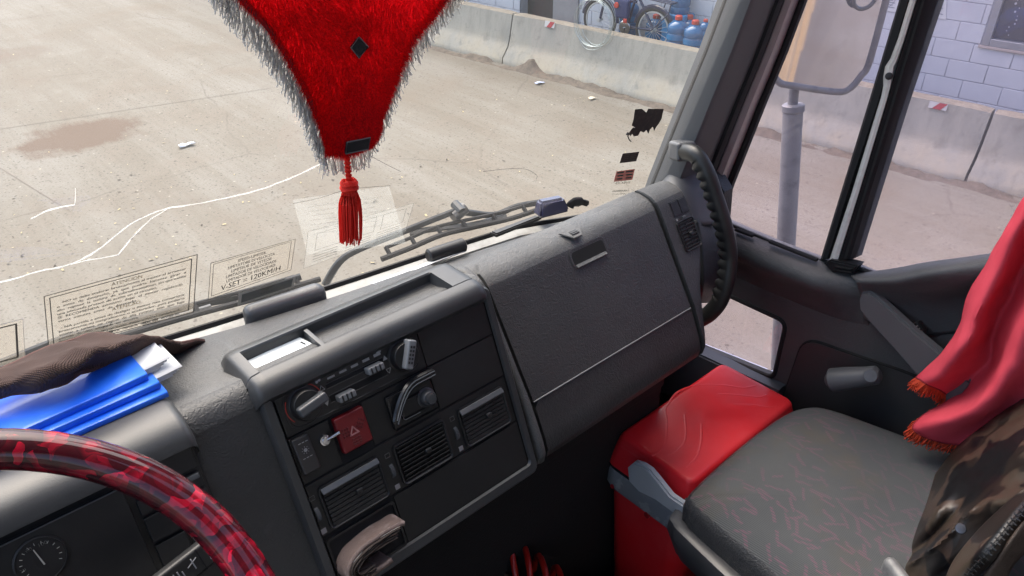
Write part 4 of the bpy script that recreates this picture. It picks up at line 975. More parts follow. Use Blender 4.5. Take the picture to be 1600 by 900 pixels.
# hazard button, rocker, toggle
bm = BM(); fbox(bm, .3105, .3515, .0645, .1115, 0, .0105, .0025, 3)
def mark(u, v, w_, h_, mi): fbox(bm, u-w_/2, u+w_/2, v-h_/2, v+h_/2, .0103, .0114, .0004, 1, mi)
for (bu, bv, ro) in ((.3205, .086, 0), (.3415, .083, 38), (.331, .1015, 90)):
    for i in range(3):
        for j in range(3):
            a = radians(ro); du, dv = (i-1)*.0036, (j-1)*.0044; mark(bu+du*cos(a)-dv*sin(a), bv+du*sin(a)+dv*cos(a), .0022 if ro != 90 else .0036, .0030 if ro != 90 else .0016, 1)
for s in (.0068, .0050):
    P = [(.3305, .0885-s), (.3305+s*.95, .0885+s*.62), (.3305-s*.95, .0885+s*.62)]
    for (a, b), (c, d) in zip(P, P[1:]+P[:1]): tube(bm, [fc(a, b, .0108), fc(c, d, .0108)], .00045, 4, mi=2)
fin('hazard_button', bm, [hazred, mat('hazard_dark', (.10, .005, .008), .5), mat('hazard_print', (.45, .20, .20), .6)], DASH, 'square red hazard button with triangle symbol')
bm = BM(); boxm(bm, fM(.2665, .0875, .006) @ Matrix.Rotation(radians(-7), 4, 'X'), .0215, .046, .010, .0025, 3)
lathe(bm, fc(.2665, .0805, .0122), FN, [(.0022, 0), (.0022, .0005), (.0014, .0005), (.0014, 0)], 12, 1)
for k in range(8): a = k*pi/4; tube(bm, [fc(.2665+.0033*cos(a), .0805+.0033*sin(a), .0124), fc(.2665+.0048*cos(a), .0805+.0048*sin(a), .0124)], .0003, 4, mi=1)
for k in range(3): fbox(bm, .2605+k*.0045, .2635+k*.0045, .0700, .0707, .0125, .0132, .0001, 1, 1); fbox(bm, .2605+k*.0045, .2635+k*.0045, .0900, .0907, .011, .0118, .0001, 1, 1)
for i in range(3):
    for j in range(3): fbox(bm, .2605+i*.0042, .2632+i*.0042, .0960+j*.0045, .0985+j*.0045, .0082, .0103-j*.0006, .0005, 1, 0)
fin('rocker_switch', bm, [mat('switch_brown', (.028, .026, .026), .45), print_w], DASH, 'black rocker switch with lamp symbol')
bm = BM(); lathe(bm, fc(.2945, .0835, .003), FN, [(.0075, 0), (.0078, .002), (.0066, .0045), (.0045, .005), (.0042, .0075), (0, .0078)], 20)
a = fc(.2945, .0835, .009); b = a+FX*.017+FN*.006-FV*.004; tube(bm, [a, lerp(a, b, .5), b], [.0016, .0022, .0028], 10); fin('toggle_switch', bm, chrome, DASH, 'small chrome toggle switch')
# phone holder with curved arm and round knob
bm = BM()
fbox(bm, .384, .4555, .0700, .1185, .003, .007, .004, 3)
arc_ = [fc(.392-.006*cos(t)+.062*(t/2.2), .104-.037*sin(min(t*1.15, pi/2)), .014) for t in [i*.22 for i in range(11)]]
tube(bm, arc_, [.0036]+[.0045]*9+[.0036], 8, flat=1.5, ref=FN)
fbox(bm, .399, .437, .0845, .1085, .006, .0085, .003, 3, 0)
fin('remote_holder', bm, [mat('holder_black', (.014, .014, .015), .22)], DASH)
bm = BM(); P = [(.3995, .0830), (.3995, .1075), (.4020, .1095), (.4250, .1100)]
tube(bm, [fc(a, b, .0088) for a, b in P], .0005, 5); tube(bm, [arc_[i]+FN*.0040+FV*.0022 for i in range(11)], .0008, 5); tube(bm, [arc_[i]+FN*.0042-FV*.0028 for i in range(11)], .0008, 5); fin('holder_highlight', bm, ltgrey, DASH)  # thin pale lines paint the highlight along plate and arm
bm = BM(); lathe(bm, fc(.4395, .0960, .006), FN, [(.0135, 0), (.0135, .003), (.0115, .004), (.0108, .010), (.0085, .0125), (.0075, .0125), (.0065, .0175), (.0, .018)], 26); fin('lighter_knob', bm, smooth, DASH)
# three vents with wheels and icons
for i, (a, b, shut) in enumerate(((.2655, .3520, True), (.3735, .4555, False), (.4785, .5605, True))):
    w_, h_ = b-a, .058; M = fM((a+b)/2, .1640, .0045)
    vent('air_vent', M, w_, h_, DASH, 8, 'closed air vent with a pale top blade' if shut else 'open air vent in the console')
    slats(M, w_, h_, 9, 7, DASH, tilt=(-8 if shut else 28))
    if shut: bm = BM(); boxm(bm, M @ Matrix.Translation((0, h_/2-.0055, .0045)) @ Matrix.Rotation(radians(-35), 4, 'X'), w_-.006, .008, .003, .0012, 2); fin('vent_blade', bm, greyp, DASH)
    uw = a-.0085
    bm = BM(); tube(bm, [fc(uw-.0024, .1655, -.0045), fc(uw+.0024, .1655, -.0045)], .0115, 24)
    for k in range(14):
        aa = radians(20+k*10); tube(bm, [fc(uw-.0026, .1655-.0117*cos(aa), -.0045+.0117*sin(aa)), fc(uw+.0026, .1655-.0117*cos(aa), -.0045+.0117*sin(aa))], .0005, 4)
    fin('vent_wheel', bm, greyp, DASH)
    bm = BM(); fbox(bm, uw-.0035, uw+.0035, .1855, .1925, .003, .0036, .0003, 1); fbox(bm, uw-.0035, uw+.0035, .1405, .1410, .003, .0036, .0001, 1, 1); fbox(bm, uw-.0035, uw+.0035, .1460, .1465, .003, .0036, .0001, 1, 1); fbox(bm, uw-.0035, uw-.003, .1405, .1465, .003, .0036, .0001, 1, 1); fbox(bm, uw+.003, uw+.0035, .1405, .1465, .003, .0036, .0001, 1, 1)
    fin('vent_icon', bm, [mat('icon_grey', (.22, .21, .22), .6), mat('icon_dim', (.10, .10, .10), .6)], DASH)
# open cubby: thin rim round a flat face, pocket shade painted near-black
bm = BM(); A_ = rrect(.3035, .2345, .099, .066, .005); B_ = rrect(.3035, .2345, .093, .060, .004)
loft(bm, [[fc(a, b, .001) for a, b in A_], [fc(a, b, .0055) for a, b in A_], [fc(a, b, .0055) for a, b in B_], [fc(a, b, .0018) for a, b in B_]], capends=False, closed=True)
f = bm.faces.new([bm.verts.new(fc(a, b, .0020)) for a, b in B_]); f.material_index = 1
bmesh.ops.recalc_face_normals(bm, faces=bm.faces[:]); fin('cubby', bm, [panel, void], DASH)

# ---- instrument side (left): hood, blank panel, push panels, gauge
bm = BM()
hood = [(.82, -.580), (.80, -.566), (.77, -.555), (.735, -.548), (.710, -.548), (.694, -.554), (.684, -.563), (.6805, -.574)]
q = FP+FV*(-.012)+FN*.010; hood += [(.689, -.580), (.72, -.582)]
secs = [[Vector((x, a+d*.5, b-d)) for a, b in hood] for x, d in ((-.42, 0), (-.2, 0), (0, 0), (.10, 0), (.150, 0), (.1545, .001), (.158, .004), (.1605, .009), (.162, .022))]
loft(bm, secs); bmesh.ops.recalc_face_normals(bm, faces=bm.faces[:]); fin('instrument_hood', bm, smooth, DASH, ang=35)
bm = BM(); fbox(bm, -.40, .1575, .001, .30, -.010, .003, .002); fin('instrument_surround', bm, panel, DASH)
bm = BM(); fbox(bm, -.40, .079, -.010, .0235, .0032, .0036, .0001, 1); fin('instrument_window', bm, void, DASH)
pane_('blank_panel', .084, .1535, -.008, .0415, .008)
bm = BM(); fbox(bm, -.40, .0785, .0245, .16, .0032, .008, .0015)
fbox(bm, -.40, .0785, .0240, .0255, .0078, .0088, .0003, 1, 1); fin('instrument_panel', bm, [panel, greyp], DASH)
for k, (a, b, c, d) in enumerate(((.0845, .1085, .045, .0635), (.1105, .1535, .045, .0635), (.0845, .1180, .066, .0965), (.1200, .1535, .066, .0965), (.0845, .1180, .099, .13), (.1200, .1535, .099, .13))): pane_('push_panel', a, b, c, d, .0085)
bm = BM(); fbox(bm, .127, .1505, .046, .052, .008, .012, .0012); fin('small_lever', bm, greyp, DASH)
gu, gv, gr = -.008, .0545, .0215
bm = BM(); lathe(bm, fc(gu, gv, .008), FN, [(gr*1.1, 0), (gr*1.1, .0015), (gr*1.02, .0022), (gr, .0008)], 36)
D = [bm.verts.new(fc(gu+gr*cos(a*pi/18), gv+gr*sin(a*pi/18), .0084)) for a in range(36)]; f = bm.faces.new(D); f.material_index = 1
for k in range(13):
    a = radians(150+k*20); r0, r1 = gr*.72, gr*.84
    tube(bm, [fc(gu+r0*cos(a), gv+r0*sin(a), .0087), fc(gu+r1*cos(a), gv+r1*sin(a), .0087)], .00035, 4, mi=2)
for body, du, dv, w_ in (('60', -.0055, -.0125, .0052), ('100', .0068, -.0118, .0072), ('20', -.0165, .004, .0048)):
    addtext(bm, body, lambda s, t, du=du, dv=dv, w_=w_: fc(gu+du+(s-.5)*w_, gv+dv+(t-.5)*.0038-.002, .0088), 0, 1, 0, 1, 2)
tube(bm, [fc(gu+.001, gv+.006, .0095), fc(gu-.0022, gv-.0125, .0095)], [.0008, .0005], 5, mi=2)
fin('gauge', bm, [panel, blackp, mat('gauge_print', (.42, .42, .38), .6)], DASH, 'round speed gauge with pale numerals')

# ---- steering wheel and stalk
tl = radians(35); wc = Vector((-.106, .452, -.548)); wn = Vector((0, -sin(tl), cos(tl))); w1 = Vector((1, 0, 0)); w2 = wn.cross(w1)
bm = BM(); R_ = .225
tube(bm, [wc+(w1*cos(a*2*pi/96)+w2*sin(a*2*pi/96))*R_ for a in range(96)], .0168, 20, True, ref=wn)
SW = fin('steering_wheel', bm, wheelm, TR, 'steering wheel rim in glossy marbled red')
bm = BM(); hub = wc-wn*.075
lathe(bm, hub, wn, [(0, -.02), (.075, -.02), (.085, 0), (.08, .02), (.05, .028), (0, .03)], 28)
for a in (-20, 200): 
    d = w1*cos(radians(a))+w2*sin(radians(a)); tube(bm, smoothpath([hub+d*.06, hub+d*.14+wn*.03, wc+d*(R_-.008)], 5), .016, 10, flat=.55, ref=wn)
fin('hub', bm, blackp, SW)
bm = BM(); tube(bm, [hub-wn*.02, hub-wn*.02+Vector((0, .22, -.32))], .045, 18); fin('steering_column', bm, blackp, TR)
p0 = onP(268, 905, FP+FN*.075, FN); p1 = onP(340, 848, FP+FN*.07, FN); dx = (p1-p0).normalized(); dy = FN.cross(dx).normalized(); n_ = dx.cross(dy)
Ms = axes(lerp(p0, p1, .5)-dx*.03, dx, dy, n_); bm = BM(); boxm(bm, Ms, .125, .028, .014, .004, 3)
Lh = .0075
def sp(x, y): return Ms @ Vector((x, y, Lh))
def seg(a, b, r=.0006, mi=1): tube(bm, [sp(*a), sp(*b)], r, 4, mi=mi)
x0 = .048                             # washer symbol and a wiper symbol printed on the stalk
for a, b in (((x0-.006, -.006), (x0+.004, -.008)), ((x0+.004, -.008), (x0+.006, .006)), ((x0+.006, .006), (x0-.004, .008)), ((x0-.004, .008), (x0-.006, -.006)), ((x0-.004, 0), (x0+.005, 0)), ((x0, -.006), (x0, .006))): seg(a, b)
for a, b in (((.026, -.004), (.026, .008)), ((.020, .002), (.031, .006)), ((.006, -.004), (.006, .006)), ((.010, -.004), (.010, .006)), ((.014, -.003), (.014, .003)), ((-.004, -.006), (-.004, .006))): seg(a, b, .0007)
fbm = boxm(bm, Ms @ Matrix.Translation((.034, 0, Lh-.0002)), .0012, .026, .0008, mi=2)
fin('wiper_stalk', bm, [blackp, print_w, void], TR, 'black wiper stalk with white symbols')

# ---- right windshield pillar: cross-section placed along the leaning pillar
def prow(py, shift):
    return [onX(x+shift, py, X) for x, X in ((1, 1.19), (5, 1.192), (9, 1.196), (46, 1.215), (64, 1.24), (78, 1.26), (84, 1.272))]
rowsA = []
for py, xg in ((-260, 1248), (0, 1133), (80, 1103), (167, 1067), (235, 1040), (285, 1020), (330, 1004)):
    rowsA.append((py, xg))
def pillar(name, offs, m, lab=None, mi=None, back=.05, bmx=None):
    bm = BM(); secs = []
    for py, xg in rowsA:
        r = [onX(xg+o, py, X) for o, X in offs]
        r += [r[-1]+Vector((.005, back, -.0)), r[0]+Vector((.01, back*.5, 0))]
        secs.append(r)
    loft(bm, secs, closed=True); bmesh.ops.recalc_face_normals(bm, faces=bm.faces[:])
    if mi:
        for f in bm.faces:
            pass
    return fin(name, bm, m, TR, lab, ang=30)
pillar('pillar_seal', ((-2, 1.187), (0, 1.185), (5, 1.187), (9, 1.192)), rubber, back=.02)
pillar('pillar_trim', ((3, 1.186), (12, 1.186), (28, 1.187), (40, 1.190), (47, 1.200), (56, 1.222), (70, 1.248), (80, 1.272)), pillarm, 'grey plastic trim of the windshield pillar')
pillar('pillar_gasket', ((78, 1.268), (84, 1.270), (90, 1.282), (93, 1.30)), rubber)
pillar('pillar_frame', ((89, 1.30), (94, 1.298), (104, 1.305), (112, 1.325), (117, 1.345)), bodypaint, 'brownish painted metal of the windshield pillar')
pillar('door_seal', ((114, 1.338), (119, 1.336), (125, 1.342), (129, 1.360)), rubber)
# screw hole in the painted metal
p = onX(1201, 77, 1.314); bm = BM(); lathe(bm, p, p*-1, [(.0055, -.003), (.0055, .0015), (.003, .0015), (0, .0005)], 14); fin('bolt', bm, void, TR)
# foot of the pillar trim above the dash end
bm = BM(); P = [[onX(x, y, X) for x, y, X in r] for r in (
    ((1022, 300, 1.175), (1032, 288, 1.18), (1048, 272, 1.19), (1075, 262, 1.23), (1100, 262, 1.27)),
    ((1020, 306, 1.165), (1040, 300, 1.16), (1062, 298, 1.17), (1085, 300, 1.20), (1108, 296, 1.26)),
    ((1040, 352, 1.15), (1060, 352, 1.15), (1078, 352, 1.16), (1096, 352, 1.19), (1122, 352, 1.26)))]
grid(bm, densenet(P, 5, 5)); fin('pillar_foot', bm, pillarm, TR, solid=.004)
bm = BM(); prism(bm, [onX(x, y, 1.285) for x, y in ((1022, 300), (1050, 262), (1110, 262), (1132, 300), (1128, 350), (1080, 350))], (.03, 0, 0)); fin('lower_pillar_trim', bm, pad, TR)
# dark stub between dash end and door, lower pillar
bm = BM(); P = [[onX(x, y, X) for x, y, X in r] for r in (
    ((1085, 345, 1.16), (1105, 338, 1.26), (1140, 352, 1.335)),
    ((1092, 385, 1.16), (1115, 380, 1.24), (1150, 395, 1.335)),
    ((1095, 445, 1.15), (1112, 448, 1.22), (1128, 452, 1.31)),
    ((1090, 470, 1.20), (1105, 470, 1.27), (1118, 462, 1.33)))]
grid(bm, densenet(P, 5, 5)); fin('lower_pillar_trim', bm, pad, TR, solid=.01)
# ---- grab handle
HP = [(1064, 236, 1.17), (1086, 240, 1.155), (1104, 268, 1.155), (1117, 305, 1.16), (1130, 345, 1.165), (1138, 380, 1.17), (1140, 405, 1.17), (1136, 440, 1.16), (1126, 470, 1.15), (1110, 490, 1.14), (1094, 500, 1.13)]
hp = smoothpath([onX(*h) for h in HP], 8)
hq = smoothpath([onX(*h) for h in HP], 22); Ln = len(hq); bm = BM(); secs = []; acc = 0
for i in range(Ln):
    d = (hq[min(i+1, Ln-1)]-hq[max(i-1, 0)]).normalized(); left = (onX(1100, 345, 1.165)-onX(1130, 345, 1.165)).normalized()
    if i < Ln*.2: left = lerp(Vector((0, 0, -1)), left, min(1, i/(Ln*.2)))
    if i > Ln*.85: left = lerp(left, Vector((0, 0, 1)), (i-Ln*.85)/(Ln*.15)*.6)
    left = (left-d*left.dot(d)).normalized(); up2 = d.cross(left)
    if i: acc += (hq[i]-hq[i-1]).length
    rib = Ln*.14 < i < Ln*.80; wv_ = abs(sin(pi*acc/.0205)) if rib else .8
    ring_ = []
    for j in range(18):
        a = 2*pi*j/18; c, q = cos(a), sin(a)
        rl = (.0150+.0100*wv_**.6 if rib else .0185) if c > 0 else .0150
        rq = .0150 if not rib else (.0150 if c < .15 else .0125+.0025*wv_)
        ring_.append(hq[i]+left*c*rl+up2*q*rq)
    secs.append(ring_)
loft(bm, secs, closed=True); bmesh.ops.recalc_face_normals(bm, faces=bm.faces[:])
GH = fin('grab_handle', bm, mat('handle_plastic', (.018, .019, .020), .40, bump=(700, .1, 'n')), TR, 'black curved grab handle with finger ridges', ang=60)
bm = BM(); c0_ = onX(1056, 232, 1.185); c1_ = onX(1084, 240, 1.158); d = (c1_-c0_).normalized(); s1 = Vector((0, 0, 1)); s1 = (s1-d*s1.dot(d)).normalized(); s2 = d.cross(s1)
boxm(bm, axes(lerp(c0_, c1_, .35), d, s1, s2), .040, .036, .04, .006, 3); fin('mount', bm, pillarm, GH)
c0_ = onX(1094, 500, 1.13); c1_ = onX(1080, 508, 1.11); bm = BM(); tube(bm, [c0_, lerp(c0_, c1_, .6), c1_+Vector((-.03, .03, 0))], [.015, .018, .022], 14); fin('mount', bm, blackp, GH)

# ---- passenger door
XD = 1.35
def dpt(x, y, X=XD): return onX(x, y, X)
def poly2mesh(bm, outer, holes, X0, X1, mi=0):
    """door skin in the plane x = const: outline and holes given as (y, z), filled and given thickness"""
    cu = bpy.data.curves.new('c', 'CURVE'); cu.dimensions = '2D'; cu.fill_mode = 'BOTH'; cu.extrude = abs(X1-X0)/2
    for P in [outer]+holes:
        s = cu.splines.new('POLY'); s.points.add(len(P)-1); s.use_cyclic_u = True
        for q, p in zip(s.points, P): q.co = (p[0], p[1], 0, 1)
    ob = bpy.data.objects.new('c', cu); COL.objects.link(ob); dg = bpy.context.evaluated_depsgraph_get()
    me = bpy.data.meshes.new_from_object(ob.evaluated_get(dg)); xm = (X0+X1)/2
    V = [bm.verts.new((xm+v.co.z, v.co.x, v.co.y)) for v in me.vertices]
    for p in me.polygons:
        try: f = bm.faces.new([V[i] for i in p.vertices]); f.material_index = mi
        except ValueError: pass
    bpy.data.objects.remove(ob); bpy.data.curves.remove(cu); bpy.data.meshes.remove(me)
    bmesh.ops.remove_doubles(bm, verts=bm.verts[:], dist=1e-5); bmesh.ops.recalc_face_normals(bm, faces=bm.faces[:])
def yz(pts, X=XD): return [(p.y, p.z) for p in (dpt(x, y, X) for x, y in pts)]
def sm2(P, n=4, closed=True): return [(p.x, p.y) for p in smoothpath([Vector((a, b, 0)) for a, b in P], n, closed)]
def roundpoly(P, r, n=4):
    """round the corners of a (y,z) polygon"""
    out = []; L = len(P)
    for i in range(L):
        p = Vector(P[i]); a = (Vector(P[i-1])-p); b = (Vector(P[(i+1) % L])-p); rr = min(r, a.length*.45, b.length*.45)
        A, B = p+a.normalized()*rr, p+b.normalized()*rr
        for k in range(n+1):
            t = k/n; q = A*(1-t)**2+p*2*t*(1-t)+B*t*t; out.append((q.x, q.y))
    return out
win_low = roundpoly(yz([(1080, 446), (1118, 452), (1229, 503), (1209, 592), (1083, 541), (1074, 500)], XD+.005), .022, 5)
belt = [(1060, 330), (1128, 348), (1150, 358), (1215, 386), (1290, 414), (1332, 420)]
by = yz(belt)
outer = [(1.02, by[0][1]+.03)]+by+[(.44, by[-1][1]-.002), (.30, -.735), (-.06, -.73), (-.06, -1.70), (1.02, -1.70)]
bm = BM(); poly2mesh(bm, outer, [win_low], XD+.004, XD+.03)
DOOR = fin('passenger_door', bm, doorm, TR, 'passenger door with dark grey textured lining', ang=30)
# black seal round the low window and the blue-grey sill before it
bm = BM(); tube(bm, [Vector((XD+.006, a, b)) for a, b in win_low], .006, 8, True, ref=Vector((1, 0, 0))); fin('low_window_seal', bm, rubber, DOOR)
bm = BM(); poly2mesh(bm, win_low, [], XD+.030, XD+.033); fin('low_window_glass', bm, sideglass, DOOR, flat=True)
bm = BM(); q1, q2, q3, q4 = onX(1040, 530, XD-.03), onX(1215, 611, XD-.03), onX(1205, 645, XD-.05), onX(1030, 615, XD-.05)
prism(bm, [q1, q2, q3, q4], (.04, 0, 0), bev=.004); fin('low_window_ledge', bm, mat('ledge_blue', (.045, .055, .07), .4), DOOR)
# padded belt rail under the window: broad, rounded, bulging into the cab
rail = [(1120, 352), (1150, 364), (1200, 384), (1250, 403), (1300, 421), (1340, 433), (1375, 440)]
bm = BM(); secs = []
rp = smoothpath([dpt(x, y) for x, y in rail], 4)
for i, p in enumerate(rp):
    f_ = 1 if i < 16 else max(.12, 1-(i-15)/8.5)
    secs.append([p+Vector((c[0]*(f_ if c[0] < 0 else 1), c[1], c[2])) for c in ((.012, 0, .010), (-.012, 0, .008), (-.034, -.002, .002), (-.046, -.004, -.010), (-.048, -.005, -.024), (-.040, -.006, -.038), (-.022, -.004, -.056), (-.006, 0, -.085), (.006, 0, -.11))])
loft(bm, secs); bmesh.ops.recalc_face_normals(bm, faces=bm.faces[:]); fin('belt_rail', bm, doorm, DOOR, ang=60)
bm = BM()
for a, b in (((1150, 361), (1176, 371)), ((1203, 380), (1276, 409))):
    p, q = dpt(*a, XD-.012), dpt(*b, XD-.012); tube(bm, [p+Vector((0, 0, .004)), lerp(p, q, .5)+Vector((0, 0, .004)), q+Vector((0, 0, .004))], .0035, 8, flat=1.8)
fin('demister_slot', bm, void, DOOR)
# rear upper door pad, sweeping up to the right, with the latch in its hollow
bm = BM()
P = [[onX(x, y, X) for x, y, X in r] for r in (
    ((1330, 428, 1.352), (1390, 421, 1.352), (1450, 410, 1.352), (1525, 400, 1.352), (1640, 382, 1.352)),
    ((1330, 432, 1.325), (1390, 428, 1.318), (1450, 417, 1.312), (1525, 405, 1.312), (1640, 388, 1.312)),
    ((1338, 440, 1.310), (1392, 440, 1.300), (1452, 430, 1.296), (1525, 420, 1.296), (1640, 404, 1.296)),
    ((1342, 452, 1.320), (1392, 456, 1.316), (1450, 450, 1.312), (1520, 440, 1.306), (1640, 424, 1.300)),
    ((1346, 470, 1.335), (1390, 480, 1.340), (1445, 480, 1.342), (1510, 470, 1.345), (1640, 455, 1.345)),
    ((1350, 500, 1.342), (1390, 515, 1.348), (1440, 525, 1.352), (1500, 520, 1.354), (1640, 510, 1.354)))]
grid(bm, densenet(P, 5, 5)); bmesh.ops.recalc_face_normals(bm, faces=bm.faces[:]); fin('door_pad', bm, doorm, DOOR, ang=70, solid=.002)
bm = BM(); p = [onX(1478, 441, 1.325), onX(1495, 438, 1.318), onX(1515, 437, 1.318), onX(1560, 430, 1.325)]; tube(bm, smoothpath(p, 4), [.006, .009, .010, .010, .010, .010, .010, .010, .010, .010, .010, .010, .008][:13], 10, flat=.6, ref=Vector((1, 0, 0))); fin('door_latch', bm, panel, DOOR)
# door pocket outlined by a groove
pk = roundpoly(yz([(1256, 528), (1340, 558), (1430, 588), (1520, 640), (1480, 760), (1200, 690)]), .04, 6)
bm = BM(); tube(bm, [Vector((XD+.003, a, b)) for a, b in pk], .0045, 6, True, ref=Vector((1, 0, 0))); fin('pocket_groove', bm, void, DOOR)
bm = BM(); poly2mesh(bm, pk, [], XD-.002, XD+.004); fin('door_pocket', bm, mat('pocket_plastic', (.030, .031, .033), .5), DOOR)
# diagonal pull strap with its pivot cap
s0, s1_ = onX(1352, 462, 1.318), onX(1475, 590, 1.29)
bm = BM()
sp_ = [(1341, 470), (1346, 457), (1356, 455), (1366, 461), (1400, 492), (1430, 520), (1465, 549), (1520, 600), (1490, 640), (1460, 620), (1425, 580), (1390, 540), (1360, 507), (1343, 486)]
prism(bm, [onX(x, y, 1.316-.0002*(x-1340)) for x, y in sp_], (.022, 0, 0), bev=.005); bmesh.ops.recalc_face_normals(bm, faces=bm.faces[:])
PS = fin('pull_handle', bm, pillarm, DOOR, 'diagonal grey pull handle with round pivot cap', ang=50)
bm = BM(); lathe(bm, onX(1355, 482, 1.314), (-1, 0, -.0), [(.0085, -.002), (.0085, .002), (.007, .003), (0, .003)], 18); fin('pivot_cap', bm, greyp, PS)
bm = BM(); p = onX(1437, 512, 1.335); boxm(bm, axes(p, Vector((0, -.8, -.6)), Vector((0, .6, -.8)), Vector((-1, 0, 0))), .024, .014, .016, .003, 2)
for k in range(3): boxm(bm, axes(p+Vector((-.0085, 0, 0))+Vector((0, -.8, -.6))*(k-1)*.006, Vector((0, -.8, -.6)), Vector((0, .6, -.8)), Vector((-1, 0, 0))), .002, .010, .001, 0, mi=1)
fin('door_switch', bm, [blackp, print_w], DOOR)
# window winder
bm = BM(); pv = onX(1357, 588, 1.315); lathe(bm, pv+Vector((.035, 0, 0)), (-1, 0, 0), [(.022, 0), (.020, .012), (.0145, .02), (.0145, .036)], 22)
ka, kb = onX(1300, 594, 1.295), onX(1370, 586, 1.312)
tube(bm, [ka+(ka-kb)*.12, ka, lerp(ka, kb, .3), lerp(ka, kb, .8), kb, kb+(kb-ka)*.08], [.011, .0240, .0235, .0190, .0185, .010], 18, flat=1.0, ref=Vector((1, 0, 0)))
WW = fin('window_winder', bm, pillarm, DOOR, 'grey window winder handle'); bm = BM(); pc_ = lerp(ka, kb, .86); pd_ = (pc_*-1).normalized(); lathe(bm, pc_+pd_*.0165, pd_, [(.0135, -.008), (.0135, .003), (.012, .0045), (0, .0048)], 22); fin('cap', bm, mat('cap_grey', (.09, .094, .10), .35), WW)
# window glass, centre bar with silver strip
gb = yz([(1118, 330), (1290, 410), (1335, 418)], XD+.012)
bm = BM(); prism(bm, [Vector((XD+.016, a, b)) for a, b in ((.96, -.80), (.56, -.79), (.56, .42), (.60, .42))], (.003, 0, 0)); fin('quarter_glass', bm, sideglass, DOOR, flat=True)
bm = BM(); prism(bm, [Vector((XD+.013, a, b)) for a, b in ((.545, -.79), (-.06, -.79), (-.06, .42), (.545, .42))], (.003, 0, 0)); fin('window_glass', bm, sideglass, DOOR, flat=True)
def bar(name, rows_, m, lab=None):
    bm = BM(); secs = []
    for py, pts in rows_:
        r = [onX(x, py, X) for x, X in pts]; r += [r[-1]+Vector((.03, -.004, 0)), r[0]+Vector((.03, .004, 0))]; secs.append(r)
    loft(bm, secs, closed=True); bmesh.ops.recalc_face_normals(bm, faces=bm.faces[:]); return fin(name, bm, m, DOOR, lab, ang=30)
def brow(offs, xs4): return [(py, [(x+o, X) for o, X in offs]) for py, x in xs4]
# left edges of the bar at four heights (extended over the frame's top)
bl = [(-300, 1497), (0, 1405), (167, 1355), (300, 1314), (405, 1282)]
bar('bar_seal', [(py, [(x, XD+.006), (x+3, XD-.004), (x+14*(1 if py < 200 else .75), XD-.006), (x+16*(1 if py < 200 else .75), XD)]) for py, x in bl], rubber)
# silver strip with its kink round the screw
st = [(-300, 1512, 12), (0, 1421, 11), (60, 1403, 11), (92, 1391, 12), (104, 1383, 14), (120, 1380, 15), (134, 1380, 12), (150, 1377, 11), (300, 1331, 12), (415, 1293, 14)]
bar('silver_strip', [(py, [(x, XD-.006), (x+2, XD-.012), (x+w_*.5, XD-.014), (x+w_-1, XD-.012), (x+w_, XD-.006)]) for py, x, w_ in st], silver)
bar('bar_seal', [(py, [(x+27, XD-.004), (x+29, XD-.010), (x+36, XD-.006), (x+40, XD-.011), (x+46, XD-.006), (x+50+(5 if py < 100 else 0), XD+.004)]) for py, x in bl], rubber)
p = onX(1389, 119, XD-.016); bm = BM(); lathe(bm, p, p*-1, [(.0062, -.004), (.0062, .002), (.004, .003), (0, .0025)], 16); fin('bolt', bm, blackp, DOOR)
bm = BM(); P = [(1286, 412), (1297, 406), (1340, 416), (1331, 428), (1300, 426)]; prism(bm, [onX(x, y, XD-.022) for x, y in P], (.03, 0, 0), bev=.003); 
for k in range(2): prism(bm, [onX(x, y+k*5, XD-.026) for x, y in ((1304, 416), (1330, 420), (1330, 422), (1304, 418))], (.006, 0, 0), 1)
bmesh.ops.recalc_face_normals(bm, faces=bm.faces[:]); fin('bar_foot', bm, [panel, void], DOOR)
# black top rail of the window opening and channel at the bottom
bm = BM(); tube(bm, [dpt(x, y, XD+.004) for x, y in ((1128, 346), (1150, 355), (1215, 383), (1288, 411))], .004, 6); tube(bm, [Vector((XD+.004, a, b)) for a, b in ((.535, -.748), (.40, -.742), (.2, -.735), (-.06, -.733))], .005, 6); fin('glass_channel', bm, rubber, DOOR)

# ---- outside mirror
MC = Vector((1.62, .818, -.395))          # centre of the glass
mo = (Vector((.0025, -1, -.30))).normalized(); mi_ = MC.normalized(); MN = (mo-mi_).normalized()
mu = Vector((0, 0, 1)); MX = mu.cross(MN).normalized(); MX = -MX if MX.x < 0 else MX; MY = MN.cross(MX); MY = -MY if MY.z < 0 else MY
# glass outline from its measured edge, laid in the mirror's own plane
def mpx(x, y, h=0): return onP(x, y, MC+MN*h, MN)
mpl = [(1210, 118), (1214, 100), (1256, -20), (1285, -110), (1305, -140), (1330, -150), (1400, -128), (1410, -110), (1402, -70), (1360, 90), (1345, 118), (1325, 140), (1300, 143), (1240, 134), (1220, 130)]
mp3 = smoothpath([mpx(*p) for p in mpl], 5, True)
bm = BM(); tube(bm, mp3, .0080, 10, True, ref=MN); f = bm.faces.new([bm.verts.new(p-MN*.004) for p in mp3]); 
mcn = sum(mp3, Vector())/len(mp3)
loft(bm, [[p-MN*.002 for p in mp3], [mcn+(p-mcn)*.97-MN*.03 for p in mp3], [mcn+(p-mcn)*.8-MN*.05 for p in mp3]], closed=True); bmesh.ops.recalc_face_normals(bm, faces=bm.faces[:])
SM = fin('side_mirror', bm, mirrorgrey, TR, 'grey side mirror reflecting the tan cargo side', ang=50)
bm = BM(); f = bm.faces.new([bm.verts.new(mcn+(p-mcn)*.985+MN*.001) for p in mp3]); bm.normal_update()
fin('mirror_glass', bm, mirrorm, SM, flat=True)
bm = BM()
